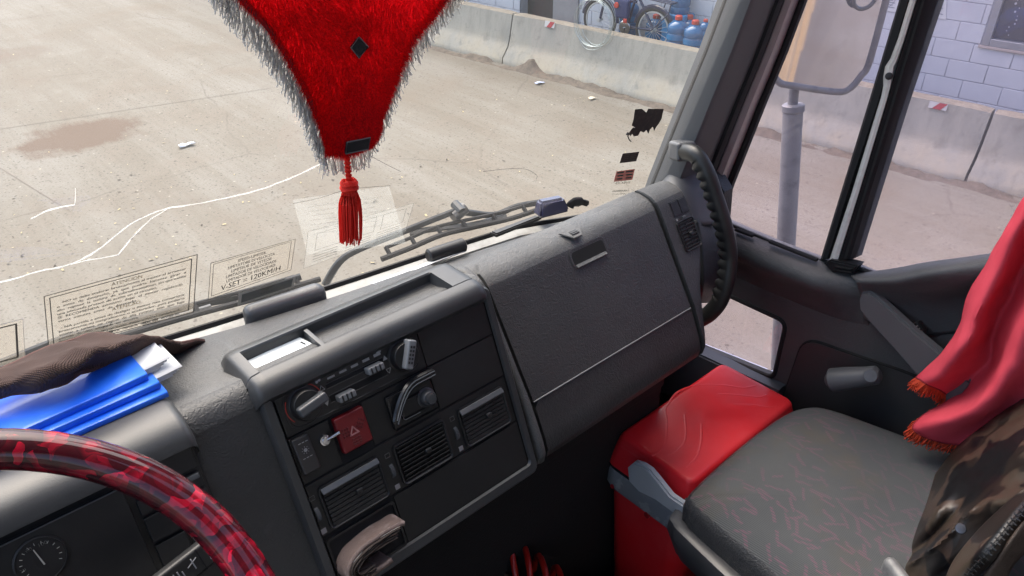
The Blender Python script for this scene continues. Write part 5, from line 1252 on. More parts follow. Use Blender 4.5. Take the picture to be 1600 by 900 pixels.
cc = mpx(1352, -6, .012); tube(bm, [cc+(MX*cos(a*pi/14)+MY*sin(a*pi/14))*.026 for a in range(28)], .0045, 8, True, ref=MN)
f = bm.faces.new([bm.verts.new(cc+(MX*cos(a*pi/14)+MY*sin(a*pi/14))*.025) for a in range(28)]); f.material_index = 1
bm.normal_update(); fin('spot_mirror', bm, [greyp, mirrorm], SM)
pt, pb = onX(1241, 138, 1.625), onX(1228, 385, 1.625); pm = lerp(pt, pb, .09); pb = pb+(pb-pt)*1.2
bm = BM(); tube(bm, [pt+Vector((0, 0, .25)), pt, pm+Vector((0, 0, -.02))], .0115, 12)
tube(bm, [pm, pm+(pb-pm)*.004, pm+(pb-pm)*.02, pm+(pb-pm)*.024, pb], [.021, .0255, .0255, .0228, .0225], 18)
tube(bm, [pb, pb+Vector((-.12, .02, -.03)), Vector((XR, pb.y+.02, pb.z-.06))], .018, 10); fin('mirror_pole', bm, mirrorgrey, SM)

# ---- wipers lying outside along the foot of the glass
def og(px, py, off): return onG(px, py, -off)
def wiper(label, arm, blade, knuckle=None, arm2=None):
    bm = BM(); tube(bm, smoothpath([og(x, y, o) for x, y, o in arm], 5), .0062, 8, flat=.6)
    if arm2: tube(bm, smoothpath([og(x, y, o) for x, y, o in arm2], 5), .005, 6)
    if knuckle: p = og(*knuckle); tube(bm, [p+Vector((-.012, 0, -.006)), p+Vector((.014, 0, .003))], .011, 10); tube(bm, [p+Vector((0, -.01, .004)), p+Vector((0, .01, .012))], .008, 8)
    wp = fin('wiper', bm, mat('wiper_paint', (.045, .048, .052), .4, var=(40, (.075, .075, .07), .4, .85)) if 'wiper_paint' not in MATS else MATS['wiper_paint'], TR, label)
    bm = BM(); bp = smoothpath([og(x, y, o) for x, y, o in blade], 5); tube(bm, bp, .0045, 8); tube(bm, [p+Vector((0, .012, .010)) for p in bp[2:-2]], .003, 6)
    for k in range(2, len(bp)-2, 4): tube(bm, [bp[k], bp[k]+Vector((0, .012, .011))], .004, 6)
    fin('wiper_blade', bm, rubber, wp)
wiper('long wiper arm in the middle of the windshield foot', [(508, 445, .05), (530, 410, .05), (560, 390, .05), (630, 362, .05), (690, 338, .05), (716, 331, .05), (770, 336, .045), (810, 322, .04), (868, 313, .03)],
      [(596, 405, .02), (640, 388, .02), (690, 367, .02), (740, 355, .02), (800, 341, .02), (850, 324, .02)], (716, 331, .05), [(640, 364, .05), (690, 356, .035), (735, 352, .03), (790, 338, .03)])
wiper('wiper arm behind the warning decal at the left', [(-40, 585, .05), (40, 552, .05), (110, 526, .05), (190, 505, .05), (290, 480, .045), (380, 462, .04), (470, 432, .03)],
      [(150, 537, .02), (230, 513, .02), (310, 490, .02), (400, 466, .02), (500, 436, .02)], None, [(225, 508, .04), (262, 500, .03), (330, 480, .03)])
# ---- passenger seat
so_ = [(.862, .455), (.870, .490), (.895, .506), (1.06, .512), (1.19, .506), (1.245, .490), (1.275, .455), (1.30, .36), (1.335, .20), (1.35, .02), (1.30, -.02), (.85, -.02), (.795, .02), (.822, .16), (.845, .31)]
ol = smoothpath([Vector((a, b, 0)) for a, b in so_], 5, True)
cx, cy = 1.07, .25
ST = None
def outl(sc, z, ins=0): 
    o = []
    for p in ol:
        d = Vector((p.x-cx, p.y-cy, 0)); q = d*sc; q -= d.normalized()*ins; o.append(Vector((cx, cy, z))+q)
    return o
bm = BM(); secs = []
def ztop(s): return -1.0-.002+.016*(1-s**2)-.024*s**7
for s in [i/14 for i in range(1, 14)]+[.96, .985, 1.0]: 
    ring_ = outl(s, 0)
    secs.append([Vector((p.x, p.y, ztop(s)+.004*noise.noise(Vector((p.x*7, p.y*7, 0)))*(s < .97))) for p in ring_])
loft(bm, secs, closed=True); bmesh.ops.recalc_face_normals(bm, faces=bm.faces[:])
ST = fin('passenger_seat', bm, seatfab, TR, 'passenger seat with grey cushion of pink squiggle fabric', ang=70)
bm = BM(); loft(bm, [outl(1, ztop(1)+.0005), outl(1, ztop(1)-.006, -.006), outl(1, ztop(1)-.022, -.010), outl(1, ztop(1)-.055, -.008), outl(1, ztop(1)-.09, .004), outl(1, ztop(1)-.11, .02)], closed=True, capends=False); bmesh.ops.recalc_face_normals(bm, faces=bm.faces[:])
fin('cushion_side', bm, seatleather, ST, ang=60)
bm = BM(); loft(bm, [outl(1, -1.088, .008), outl(1, -1.082, -.002), outl(1, -1.080, -.020), outl(1, -1.084, -.030), outl(1, -1.11, -.032), outl(1, -1.17, -.010), outl(1, -1.19, .02)], closed=True); bmesh.ops.recalc_face_normals(bm, faces=bm.faces[:])
fin('seat_base', bm, mat('seat_shell', (.075, .076, .078), .4, var=(18, (.12, .12, .12), .4, .85)), ST, ang=40)
bm = BM(); box(bm, (.88, .02, -1.70), (1.27, .44, -1.18), .03, 2); fin('seat_pedestal', bm, blackp, ST)
bm = BM(); P = []
for i in range(9):
    t = i/8; P.append([Vector((lerp(.83, 1.33, j/8), -.02-.16*t+.05*(abs(j/4-1)**3)*1, -.98+.75*t)) for j in range(9)])
grid(bm, densenet(P, 2, 2)); fin('backrest', bm, seatfab, ST, solid=.09)
# grey buckle / hinge cover at the seat's side by the jacket
bm = BM(); p = onZ(1402, 905, -.985); boxm(bm, axes(p, Vector((.5, .86, 0)), Vector((-.86, .5, 0)), Vector((0, 0, 1))), .06, .022, .04, .010, 3); fin('hinge_cover', bm, mirrorgrey, ST)

# ================================================================== LOOSE THINGS IN THE CAB
# cool box
cx0, cx1, cy0, cy1 = .925, 1.278, .530, .712
CB = thing('cool_box', 'red plastic cool box with grey handle standing in front of the passenger seat', 'cool box', ((cx0+cx1)/2, (cy0+cy1)/2, -1.70))
ccx, ccy = (cx0+cx1)/2, (cy0+cy1)/2
def rr3(ex, z, r, n=6): return [Vector((a, b, z)) for a, b in rrect(ccx, ccy, cx1-cx0+2*ex, cy1-cy0+2*ex, r, n)]
bm = BM(); body = [rr3(.012, -1.172, .04), rr3(.010, -1.20, .04), rr3(-.004, -1.45, .035), rr3(-.015, -1.70, .03)]
loft(bm, body, closed=True); bmesh.ops.recalc_face_normals(bm, faces=bm.faces[:]); fin('body', bm, coolred, CB)
bm = BM(); loft(bm, [rr3(.010, -1.178, .04), rr3(.020, -1.176, .045), rr3(.026, -1.165, .05), rr3(.024, -1.135, .05), rr3(.018, -1.125, .045), rr3(.006, -1.122, .04)], closed=True, capends=False); bmesh.ops.recalc_face_normals(bm, faces=bm.faces[:])
fin('rim', bm, coolgrey, CB)
bm = BM(); secs = [rr3(.016, -1.128, .03), rr3(.018, -1.118, .03), rr3(.010, -1.085, .026), rr3(.001, -1.0565, .018), rr3(-.003, -1.0512, .016), rr3(-.009, -1.0500, .012), rr3(-.016, -1.0499, .010)]
loft(bm, secs, closed=True); bmesh.ops.recalc_face_normals(bm, faces=bm.faces[:]); LID = fin('lid', bm, coolred, CB, ang=50)
bm = BM()
for P in (((1042, 655), (1041, 685), (1034, 702), (1018, 712)), ((1070, 648), (1072, 675), (1068, 693), (1055, 707), (1045, 711)), ((1096, 662), (1096, 690), (1088, 715), (1073, 730)), ((1045, 630), (1060, 612), (1090, 602), (1130, 602), (1160, 606), (1174, 604), (1182, 602)), ((1122, 616), (1150, 617), (1180, 620), (1190, 620), (1198, 617)), ((1146, 632), (1180, 633), (1202, 637), (1214, 635)), ((1042, 655), (1040, 640), (1045, 630))):
    tube(bm, smoothpath([onZ(x, y, -1.0502) for x, y in P], 5), .0030, 8, flat=1.0)
for v in bm.verts: v.co.z = -1.0502+(v.co.z+1.0502)*.22
fin('lid_ridge', bm, coolred, LID)
# hinged handle: a long grey paddle along the near side
bm = BM()
hx = cx0-.044
HPp = [(1000, 733), (985, 728), (978, 738), (984, 757), (1002, 776), (1022, 783), (1050, 803), (1075, 822), (1086, 818), (1086, 798), (1070, 792), (1048, 778), (1028, 757), (1014, 741)]
prism(bm, [onX(x, y, hx) for x, y in [(1002, 727), (990, 723), (979, 732), (981, 752), (998, 770), (1024, 783), (1050, 802), (1072, 815), (1092, 818), (1096, 800), (1072, 793), (1046, 775), (1028, 752), (1014, 735)]], (.016, 0, 0), bev=.004); bmesh.ops.recalc_face_normals(bm, faces=bm.faces[:])
fin('handle', bm, mat('cooler_handle', (.46, .49, .51), .3), CB, ang=50)
bm = BM(); tube(bm, [Vector((p.x, p.y, -1.1225)) for p in rr3(.0175, 0, .034)], .0035, 6, True); fin('groove', bm, void, CB)
bm = BM(); lathe(bm, onX(1011, 805, cx0-.0255), (-1, 0, .1), [(.0065, -.003), (.0065, .0012), (.005, .002), (0, .0016)], 16)
lathe(bm, onX(957, 760, cx0-.0255), (-1, 0, .1), [(.005, -.003), (.005, .0012), (0, .0016)], 16); fin('emblem', bm, mat('emblem_red', (.30, .01, .015), .4), CB)

# folders on the instrument hood
def folder(label, x1, yf, z, th, ang, page=True, sx=.34, sy=.075, lift=0):
    X = Vector((cos(ang), sin(ang), 0)); Y = Vector((-sin(ang), cos(ang), 0)); o = Vector((x1, yf, z))
    f = thing('folder', label, 'folder', o-X*sx/2+Y*sy/2, 'blue folders stacked on the dashboard')
    n = 8; bm = BM(); prof = [(sy, 0), (sy*.5, 0), (.004, 0)]+[(.0016-.0016*sin(pi*i/n)**.5, th*(.5-.5*cos(pi*i/n))) for i in range(n+1)]+[(.004, th), (sy*.5, th+.002), (sy, th+.001)]
    P = []
    for i in range(13):
        t = i/12; b = lift*(t**3)
        P.append([o-X*sx*(1-t)+Y*a+Vector((0, 0, h*(1+.25*noise.noise(Vector((t*3, a*20, z*50))))+b)) for a, h in prof])
    grid(bm, P); fin('cover', bm, bluefold, f, solid=.0012)
    if page:
        bm = BM()
        for k in range(4):
            h = th*(.3+.16*k); e = .018+.004*k; P = []
            for i in range(13):
                t = i/12; P.append([o-X*(sx-.01)*(1-t)+X*e*t+Y*(.008+a*(sy-.01))+Vector((0, 0, h+lift*t**3+(.0012*k*t**6)*(1-a*.5))) for a in (0, .3, .6, 1)])
            grid(bm, P)
        fin('pages', bm, paper, f, solid=.0005)
folder('blue folder lowest in the stack by the steering wheel', .160, .747, -.5505, .006, radians(1), False)
folder('blue folder with white pages in the middle of the stack', .157, .757, -.5440, .007, radians(1.5), True, lift=.002)
folder('blue folder with white pages topmost, just under the brown cloth', .150, .768, -.5365, .008, radians(2.5), True, lift=.003)
# brown cloth draped over the back of the dash
rowsC = [
    [(-40, 600, -.500), (30, 567, -.500), (100, 540, -.500), (150, 522, -.505), (178, 524, -.515), (215, 530, -.53), (250, 536, -.545), (285, 540, -.565), (318, 533, -.583)],
    [(-40, 608, -.497), (30, 580, -.495), (95, 553, -.492), (148, 535, -.496), (180, 533, -.50), (215, 528, -.505), (255, 534, -.535), (288, 543, -.568), (319, 534, -.584)],
    [(-40, 618, -.497), (30, 593, -.492), (90, 572, -.488), (135, 556, -.490), (175, 545, -.498), (208, 535, -.505), (250, 542, -.54), (285, 548, -.575), (318, 536, -.586)],
    [(-40, 625, -.505), (25, 606, -.500), (70, 592, -.494), (115, 580, -.496), (150, 562, -.505), (195, 548, -.512), (245, 552, -.55), (280, 552, -.58), (316, 538, -.588)],
    [(-40, 630, -.510), (20, 612, -.506), (65, 606, -.503), (100, 592, -.506), (130, 572, -.512), (190, 558, -.522), (240, 560, -.565), (275, 556, -.588), (312, 540, -.590)],
    [(-40, 640, -.518), (20, 621, -.516), (65, 614, -.514), (104, 598, -.516), (138, 578, -.520), (192, 562, -.530), (240, 565, -.575), (275, 560, -.592), (312, 543, -.592)]]
P = densenet([[onZ(*p) for p in r] for r in rowsC], 6, 6)
P = [[p+Vector((0, 0, .018*(.25-abs(noise.noise(Vector((p.x*9+p.y*14, p.x*5-p.y*6, 1)))))+.006*(.25-abs(noise.noise(p*28)))+.0015*noise.noise(p*80))) for p in r] for r in P]
bm = BM(); grid(bm, P); bmesh.ops.recalc_face_normals(bm, faces=bm.faces[:])
CLO = thing('cloth', 'crumpled brown knitted cloth on the dashboard behind the blue folders', 'cloth', onZ(140, 575, -.57))
fin('fabric', bm, clothm, CLO, ang=80, solid=.004)
bm = BM(); tube(bm, P[-1][::2], .0028, 6); tube(bm, P[0][::2], .0026, 6); tube(bm, [r[24] for r in P][::2]+[], .0018, 6); fin('hem', bm, mat('brown_hem', (.10, .048, .040), .9, bump=(900, .8, 'n')), CLO)
# white card in the tray
P = [onZ(x, y, -.5618) for x, y in ((382, 567), (466, 527), (498, 543), (409, 581))]
bm = BM(); prism(bm, P, (0, 0, .0012)); 
def cq(s, t): return lerp(lerp(P[0], P[1], s), lerp(P[3], P[2], s), t)+Vector((0, 0, .0016))
f = bm.faces.new([bm.verts.new(cq(s, t)) for s, t in ((.90, .35), (.93, .35), (.93, .60), (.90, .60))]); f.material_index = 1
T(fin('card', bm, [cardm, void], flat=True), 'white plastic card with punched slot lying in the console tray', 'card')
# grey sensor box at the foot of the glass
q = [onZ(388, 508, -.590), onZ(515, 466, -.590)]; dx = (q[1]-q[0]).normalized(); dy = Vector((-dx.y, dx.x, 0)); ln_ = (q[1]-q[0]).length
bm = BM(); Mx = axes(lerp(q[0], q[1], .5)+dy*.016+Vector((0, 0, -.006)), dx, dy, (0, 0, 1)); boxm(bm, Mx, ln_, .030, .050, .013, 4)
o = T(fin('sensor_box', bm, mat('box_grey', (.065, .068, .073), .38, var=(20, (.09, .09, .09), .5, .8)), ang=50), 'rounded dark grey plastic box standing at the windshield foot', 'box')
# sheets of paper on the dash beside it
bm = BM(); P = []
for i in range(9):
    t = i/8; a = lerp(Vector((570, 446)), Vector((708, 398)), t); b = lerp(Vector((600, 444)), Vector((728, 392)), t)
    P.append([onZ(lerp(a.x, b.x, .25), lerp(a.y, b.y, .25)-3, -.590), onZ(lerp(a.x, b.x, .6), lerp(a.y, b.y, .6), -.587-.002*sin(t*6)), onZ(b.x, b.y, -.588)])
grid(bm, P); T(fin('paper_sheet', bm, paper, solid=.001), 'folded white papers lying at the dashboard edge', 'paper')
# black tube and flat strip at the glass foot
bm = BM(); a, b = onZ(668, 401, -.582), onZ(726, 382, -.582); tube(bm, [a, lerp(a, b, .04), lerp(a, b, .5), lerp(a, b, .96), b], [.008, .0115, .0115, .0115, .008], 14)
T(fin('torch', bm, blackp), 'short black tube lying at the foot of the windshield', 'tube')
bm = BM(); P = [onZ(x, y, -.596) for x, y in ((766, 368), (836, 342), (846, 344), (776, 372))]; prism(bm, P, (0, 0, .008), bev=.002); bmesh.ops.recalc_face_normals(bm, faces=bm.faces[:])
T(fin('ruler', bm, blackp), 'flat black strip on the dashboard edge near the purple box', 'strip')
bm = BM(); a, b, c = onZ(842, 343, -.602), onZ(893, 330, -.602), onZ(880, 322, -.585)
dx = (b-a).normalized(); dy = Vector((-dx.y, dx.x, 0)); o_ = lerp(a, b, .5)+dy*.012; 
lo = [(-.031, -.014, 0), (.031, -.014, 0), (.031, .016, 0), (-.031, .016, 0)]; hi = [(-.026, -.006, .028), (.022, -.006, .026), (.022, .012, .026), (-.026, .012, .028)]
V = [[bm.verts.new(o_+dx*x+dy*y+Vector((0, 0, z))) for x, y, z in r] for r in (lo, hi)]
bm.faces.new(V[0][::-1]); bm.faces.new(V[1])
for i in range(4): bm.faces.new((V[0][i], V[0][(i+1) % 4], V[1][(i+1) % 4], V[1][i]))
bmesh.ops.recalc_face_normals(bm, faces=bm.faces[:]); bmesh.ops.bevel(bm, geom=bm.edges[:], offset=.004, segments=2, affect='EDGES')
T(fin('plastic_box', bm, purplem), 'small purple plastic box on the right end of the dashboard', 'box')
bm = BM(); a = onZ(890, 323, -.60); tube(bm, smoothpath([a, onZ(896, 316, -.592), onZ(910, 316, -.598), onZ(920, 319, -.603)], 4), [.008]*4+[.009]*4+[.006]*4+[.002], 8, flat=.5); T(fin('clip', bm, blackp), 'black clip lying right of the purple box', 'clip')

# wallet of papers stuffed into the cubby
WL = thing('wallet', 'worn brown leather wallet stuffed with papers, sticking out of the console cubby', 'wallet', fc(.303, .236, .01))
bm = BM()
loopo = [(.346, .2225), (.340, .2205), (.320, .2195), (.300, .2200), (.280, .2235), (.266, .2300), (.259, .2390), (.259, .2500), (.268, .2575), (.290, .2590), (.315, .2570)]
lp = smoothpath([Vector((a, b, 0)) for a, b in loopo], 5); n0 = len(lp); P = []
for h in (-.03, 0, .022, .030, .033): P.append([fc(p.x+(.001*noise.noise(Vector((p.x*90, h*40, 1)))), p.y+.0012*noise.noise(Vector((p.x*70, p.y*70, h*50))), h+.002*noise.noise(Vector((i*.2, h*20, 5)))) for i, p in enumerate(lp)])
grid(bm, P); fin('leather', bm, leatherw, WL, solid=.006, ang=60)
bm = BM()
for k in range(12):
    sh = .0040+.0021*k; P = []
    pts = [Vector((lerp(a, .300, sh*10), lerp(b, .2415, min(.95, sh*22)), 0)) for a, b in loopo[1:-1]]
    pl_ = smoothpath(pts, 4); top_ = .033+.004*sin(k*2.1)
    for h in (-.028, .012, top_): P.append([fc(p.x+.0012*noise.noise(Vector((p.x*80, k, h*30))), p.y+.0012*noise.noise(Vector((p.x*60, k*3, h*30))), h+.003*noise.noise(Vector((p.x*50, k*7, 2)))) for p in pl_])
    grid(bm, P, 0 if k in (0, 2, 3, 5, 8) else 1)
fin('papers', bm, [mat('old_paper', (.80, .77, .70), .7, var=(25, (.46, .40, .33), .45, .7)), mat('wallet_lining', (.045, .030, .022), .7)], WL, solid=.0006)

# box on the tunnel with a coil of red hose, and a lit gadget
bz = -1.33
c0 = onZ(738, 868, -1.22)
BX = thing('carton', 'open brown cardboard box on the cab floor in front of the coiled red hose', 'box', (c0.x-.07, c0.y-.10, -1.36))
bm = BM(); cs_ = [Vector((c0.x, c0.y, 0)), Vector((c0.x-.16, c0.y-.05, 0)), Vector((c0.x-.12, c0.y-.24, 0)), Vector((c0.x+.06, c0.y-.22, 0))]
for i in range(4):
    a, b = cs_[i], cs_[(i+1) % 4]; grid(bm, [[Vector((lerp(a, b, t).x, lerp(a, b, t).y, z+.006*noise.noise(Vector((t*3, i, z*5))))) for t in (0, .33, .66, 1)] for z in (-1.358, -1.30, -1.22)])
bm.faces.new([bm.verts.new(Vector((c.x, c.y, -1.357))) for c in cs_]); fin('wall', bm, cardboard, BX, solid=.004)
bm = BM()
random.seed(3)
tops = [(712, 850), (736, 842), (764, 838), (797, 854), (824, 870), (850, 886), (878, 906)]
tc_ = [onZ(x, y, -1.185)-Vector((0, 0, .072)) for x, y in tops]; pts = []; e = Vector((.60, .80, 0))
for k in range(6*18+1):
    t = k/18; i_ = min(int(t), 5); base = lerp(tc_[i_], tc_[i_+1], t-i_); a = 2*pi*t+pi/2
    pts.append(base+e*.058*cos(a)+Vector((.012*noise.noise(Vector((t, 0, 0))), 0, .072*sin(a)+.006*noise.noise(Vector((t*1.7, 4, 0))))))
tube(bm, pts, .0060, 10)
T(fin('air_hose', bm, hosered), 'coiled shiny red air hose beside the cool box', 'hose')
bm = BM(); g0 = onZ(690, 893, -1.2); boxm(bm, axes(g0, Vector((.8, .5, 0)).normalized(), Vector((-.5, .8, 0)).normalized(), (0, 0, 1)), .07, .045, .03, .008, 3)
GD = thing('gadget', 'small dark gadget with violet and blue lights and a pale cord', 'gadget', g0)
fin('case', bm, blackp, GD)
def lampm(n, c, s):
    m = bpy.data.materials.new(n); m.use_nodes = True; b = m.node_tree.nodes['Principled BSDF']; b.inputs['Base Color'].default_value = (*c, 1); b.inputs['Emission Color'].default_value = (*c, 1); b.inputs['Emission Strength'].default_value = s; return m
bm = BM(); tube(bm, [onZ(686, 885, -1.18), onZ(691, 893, -1.182)], .0025, 6); boxm(bm, Matrix.Translation(onZ(674, 897, -1.183)), .004, .004, .004, .001, 1, 1); fin('light', bm, [lampm('violet_light', (.45, .12, .7), .5), lampm('blue_light', (.03, .05, .8), .8)], GD)
bm = BM(); tube(bm, smoothpath([onZ(x, y, -1.17) for x, y in ((665, 912), (664, 890), (680, 878), (694, 878), (703, 888), (702, 900), (694, 912))], 5), .0010, 6); tube(bm, [onZ(683, 893, -1.17), onZ(692, 901, -1.17)], .004, 8); fin('cord', bm, greyp, GD)

# jacket over the seat
JK = thing('jacket', 'camouflage jacket with open zipper lying over the back of the passenger seat', 'jacket', onZ(1520, 820, -.98))
rowsJ = [
    [(1462, 742, -.985), (1495, 700, -.94), (1535, 668, -.88), (1585, 632, -.82), (1650, 590, -.78)],
    [(1448, 790, -.985), (1490, 745, -.90), (1535, 705, -.85), (1588, 672, -.79), (1650, 640, -.75)],
    [(1432, 830, -.99), (1478, 792, -.90), (1532, 752, -.835), (1590, 712, -.77), (1650, 690, -.73)],
    [(1420, 868, -.995), (1468, 835, -.90), (1522, 800, -.83), (1585, 755, -.765), (1650, 730, -.72)],
    [(1408, 905, -1.0), (1455, 882, -.91), (1508, 850, -.845), (1575, 800, -.78), (1650, 770, -.73)],
    [(1402, 950, -1.0), (1450, 930, -.94), (1498, 893, -.87), (1560, 840, -.80), (1650, 805, -.75)]]
fd = (onZ(1560, 700, -.85)-onZ(1440, 860, -.9)).normalized(); fe = fd.cross(Vector((.6, .3, -.7))).normalized()
def crumple(p, k=1.0):
    a, b = p.dot(fd), p.dot(fe); w_ = noise.noise(p*6)
    r = abs(noise.noise(Vector((a*3.2, b*13+w_*1.6, 0)))); r2 = abs(noise.noise(Vector((a*6+3, b*25+w_*1.5, 4)))); r3 = abs(noise.noise(p*24))
    return p-p.normalized()*k*(.125*(.22-r)+.030*(.22-r2)+.006*(.3-r3))
P = densenet([[onZ(*p) for p in r] for r in rowsJ], 12, 12); ny = len(P)
P = [[crumple(p, min(1, j/10)) for j, p in enumerate(r)] for r in P]
bm = BM(); grid(bm, P); bmesh.ops.recalc_face_normals(bm, faces=bm.faces[:]); fin('sleeve', bm, camom, JK, ang=80, solid=.003)
rowsF = [
    [(1640, 735, -.715), (1600, 765, -.72), (1560, 800, -.74), (1525, 835, -.77), (1490, 880, -.80), (1470, 930, -.83)],
    [(1640, 750, -.70), (1602, 785, -.705), (1570, 820, -.72), (1535, 860, -.75), (1505, 895, -.79), (1490, 940, -.82)],
    [(1640, 765, -.71), (1605, 803, -.715), (1578, 838, -.73), (1550, 876, -.76), (1525, 905, -.80), (1515, 950, -.83)]]
P = densenet([[onZ(*p) for p in r] for r in rowsF], 10, 8); P = [[crumple(p, .35) for p in r] for r in P]
bm = BM(); grid(bm, P); bmesh.ops.recalc_face_normals(bm, faces=bm.faces[:]); fin('front_panel', bm, camom, JK, ang=80, solid=.004)
zl = [lerp(p, p*.985, 1) for p in P[11]]
bm = BM(); tube(bm, zl, .0022, 6)
acc = 0
for i in range(len(zl)-1):
    a, b = zl[i], zl[i+1]; d = (b-a).normalized(); s_ = d.cross(a.normalized()).normalized(); m_ = max(1, int((b-a).length/.0040))
    for k in range(m_):
        c = lerp(a, b, k/m_); sg = 1 if (acc % 2) else -1; acc += 1
        boxm(bm, axes(c+s_*sg*.0024-c.normalized()*.003, d, s_, -c.normalized()), .0024, .0050, .0022, .0005, 1)
fin('zipper', bm, blackp, JK)
rowsL = [[(1650, 800, -.735), (1612, 850, -.745), (1580, 885, -.77), (1560, 930, -.80)], [(1650, 770, -.705), (1608, 808, -.712), (1578, 845, -.73), (1530, 910, -.79)]]
bm = BM(); P = [[onZ(*p) for p in smoothpath_] for smoothpath_ in rowsL]; P = densenet(P, 8, 4); grid(bm, [[crumple(p, .2) for p in r] for r in P]); fin('zipper_flap', bm, mat('flap_brown', (.045, .030, .022), .6, bump=(300, .6, 'n')), JK, ang=80, solid=.004)
bm = BM(); p = onZ(1501, 826, -.80)*.985; lathe(bm, p, p*-1, [(.0065, -.001), (.007, .001), (.006, .003), (.003, .0034), (0, .003)], 18); fin('snap_button', bm, mat('dark_metal', (.12, .12, .13), .35, .8), JK)

# red curtain with orange fringe at the door
CU = thing('curtain', 'faded red cloth curtain with orange fringe hanging beside the passenger door', 'curtain', onX(1480, 640, 1.27))
rowsR = [  # rows run from front edge to back
    [(1640, 235, 1.25), (1660, 240, 1.205), (1690, 250, 1.25), (1720, 260, 1.195), (1750, 270, 1.25), (1790, 280, 1.205)],
    [(1600, 308, 1.28), (1612, 318, 1.205), (1650, 330, 1.28), (1690, 340, 1.195), (1720, 350, 1.25), (1760, 360, 1.205)],
    [(1555, 385, 1.29), (1572, 398, 1.215), (1600, 420, 1.29), (1640, 440, 1.195), (1680, 450, 1.25), (1730, 460, 1.205)],
    [(1512, 462, 1.29), (1532, 480, 1.215), (1560, 505, 1.29), (1600, 525, 1.195), (1650, 540, 1.25), (1710, 550, 1.205)],
    [(1500, 510, 1.28), (1512, 530, 1.205), (1545, 560, 1.29), (1570, 585, 1.195), (1620, 600, 1.25), (1690, 615, 1.205)],
    [(1462, 562, 1.28), (1480, 575, 1.215), (1512, 600, 1.29), (1520, 640, 1.195), (1570, 655, 1.25), (1660, 660, 1.215)],
    [(1432, 590, 1.265), (1448, 602, 1.24), (1480, 625, 1.295), (1425, 668, 1.215), (1500, 694, 1.245), (1600, 700, 1.24)]]
P = densenet([[Vector((lerp(p.x, 1.25, .4), p.y-.03, .50)) for p in (onX(*q) for q in rowsR[0])], [Vector((p.x, p.y-.015, lerp(p.z, .50, .5))) for p in (onX(*q) for q in rowsR[0])]]+[[onX(*p) for p in r] for r in rowsR], 9, 8)
P = [[p+Vector((.008*noise.noise(p*14)+.005*(.3-abs(noise.noise(Vector((p.y*40, p.z*9, 2)))))+.0015*noise.noise(p*70), .004*noise.noise(p*25+Vector((5, 0, 0))), 0)) for p in r] for r in P]
bm = BM(); grid(bm, P); bmesh.ops.recalc_face_normals(bm, faces=bm.faces[:]); fin('cloth_panel', bm, redcloth, CU, ang=80, solid=.0025)
bm = BM(); tube(bm, P[-1], .0022, 6); tube(bm, [Vector((1.25, .34, .505)), Vector((1.25, -.3, .505))], .008, 8); fin('hem', bm, mat('hem_dark_red', (.22, .01, .02), .9), CU)
bm = BM(); bot = P[-1]
random.seed(9)
for i in range(len(bot)-1):
    for k in range(9):
        a = lerp(bot[i], bot[i+1], k/9); l_ = random.uniform(.018, .028)
        e = a+Vector((random.uniform(-.006, .006), random.uniform(-.002, .012), -l_)); m_ = lerp(a, e, .5)+Vector((random.uniform(-.003, .003), random.uniform(-.003, .003), 0))
        tube(bm, [a, m_, e], [.0011, .0010, .0006], 4)
fin('fringe', bm, fringeor, CU)

# furry red pennant hanging inside the glass
PY = .78
def pq(x, y, o=0): p = onY(x, y, PY); return Vector((p.x, PY-o, p.z))
PN = thing('pennant', 'furry red pennant with grey fringe hanging in front of the windshield', 'pennant', pq(545, 240))
Lft = [(150, -330), (250, -170), (330, -60), (378, 0), (420, 46), (462, 112), (492, 175), (506, 212), (512, 232)]
Rgt = [(960, -330), (860, -190), (755, -75), (693, 0), (650, 52), (616, 118), (594, 172), (580, 205), (568, 222)]
Ls = smoothpath([Vector((*p, 0)) for p in Lft], 6); Rs = smoothpath([Vector((*p, 0)) for p in Rgt], 6)
bm = BM(); NW = 18; front = []; back_ = []
for a, b in zip(Ls, Rs):
    rf = []; rb = []
    for j in range(NW+1):
        t = j/NW; p = lerp(a, b, t); bul = .012*(1-(2*t-1)**4); q = pq(p.x, p.y); rf.append(Vector((q.x, PY-bul+.0025*noise.noise(q*25), q.z))); rb.append(Vector((q.x, PY+.004, q.z)))
    front.append(rf); back_.append(rb)
grid(bm, front)
fin('cloth_panel', bm, furm, PN, ang=80)
random.seed(21); bm = BM(); nR = len(front)
def surf(u, v):
    i = min(int(u*(nR-1)), nR-2); fu = u*(nR-1)-i; j = min(int(v*NW), NW-1); fv = v*NW-j
    return lerp(lerp(front[i][j], front[i][j+1], fv), lerp(front[i+1][j], front[i+1][j+1], fv), fu)
def hair(p, d, l_, w_):
    s = d.cross(Vector((0, -1, 0))).normalized()*w_; m_ = p+d*l_*.55+Vector((0, -.0015, 0)); e = p+d*l_
    V = [bm.verts.new(v) for v in (p-s, p+s, m_+s*.7, m_-s*.7, e)]; bm.faces.new((V[0], V[1], V[2], V[3])); bm.faces.new((V[3], V[2], V[4]))
for k in range(36000):
    u = random.random()**.7; v = random.random(); p = surf(u, v)
    a = 1.6*noise.noise(p*13)+.9*noise.noise(p*31+Vector((7, 3, 1)))+1.2*(v-.5)
    d = Vector((sin(a), -.38-.2*random.random(), -cos(a))); d.normalize()
    hair(p, d, random.uniform(.008, .016), .00026)
for k in range(5200):
    sd = random.random() < .82; u = .05+.95*random.random(); p = surf(u, random.uniform(.965, 1) if sd else random.uniform(0, .03))
    d = Vector(((.75 if sd else -.5)+random.uniform(-.3, .3), random.uniform(-.35, .1), -.65+random.uniform(-.3, .3))).normalized(); hair(p, d, random.uniform(.006, .013), .00022)
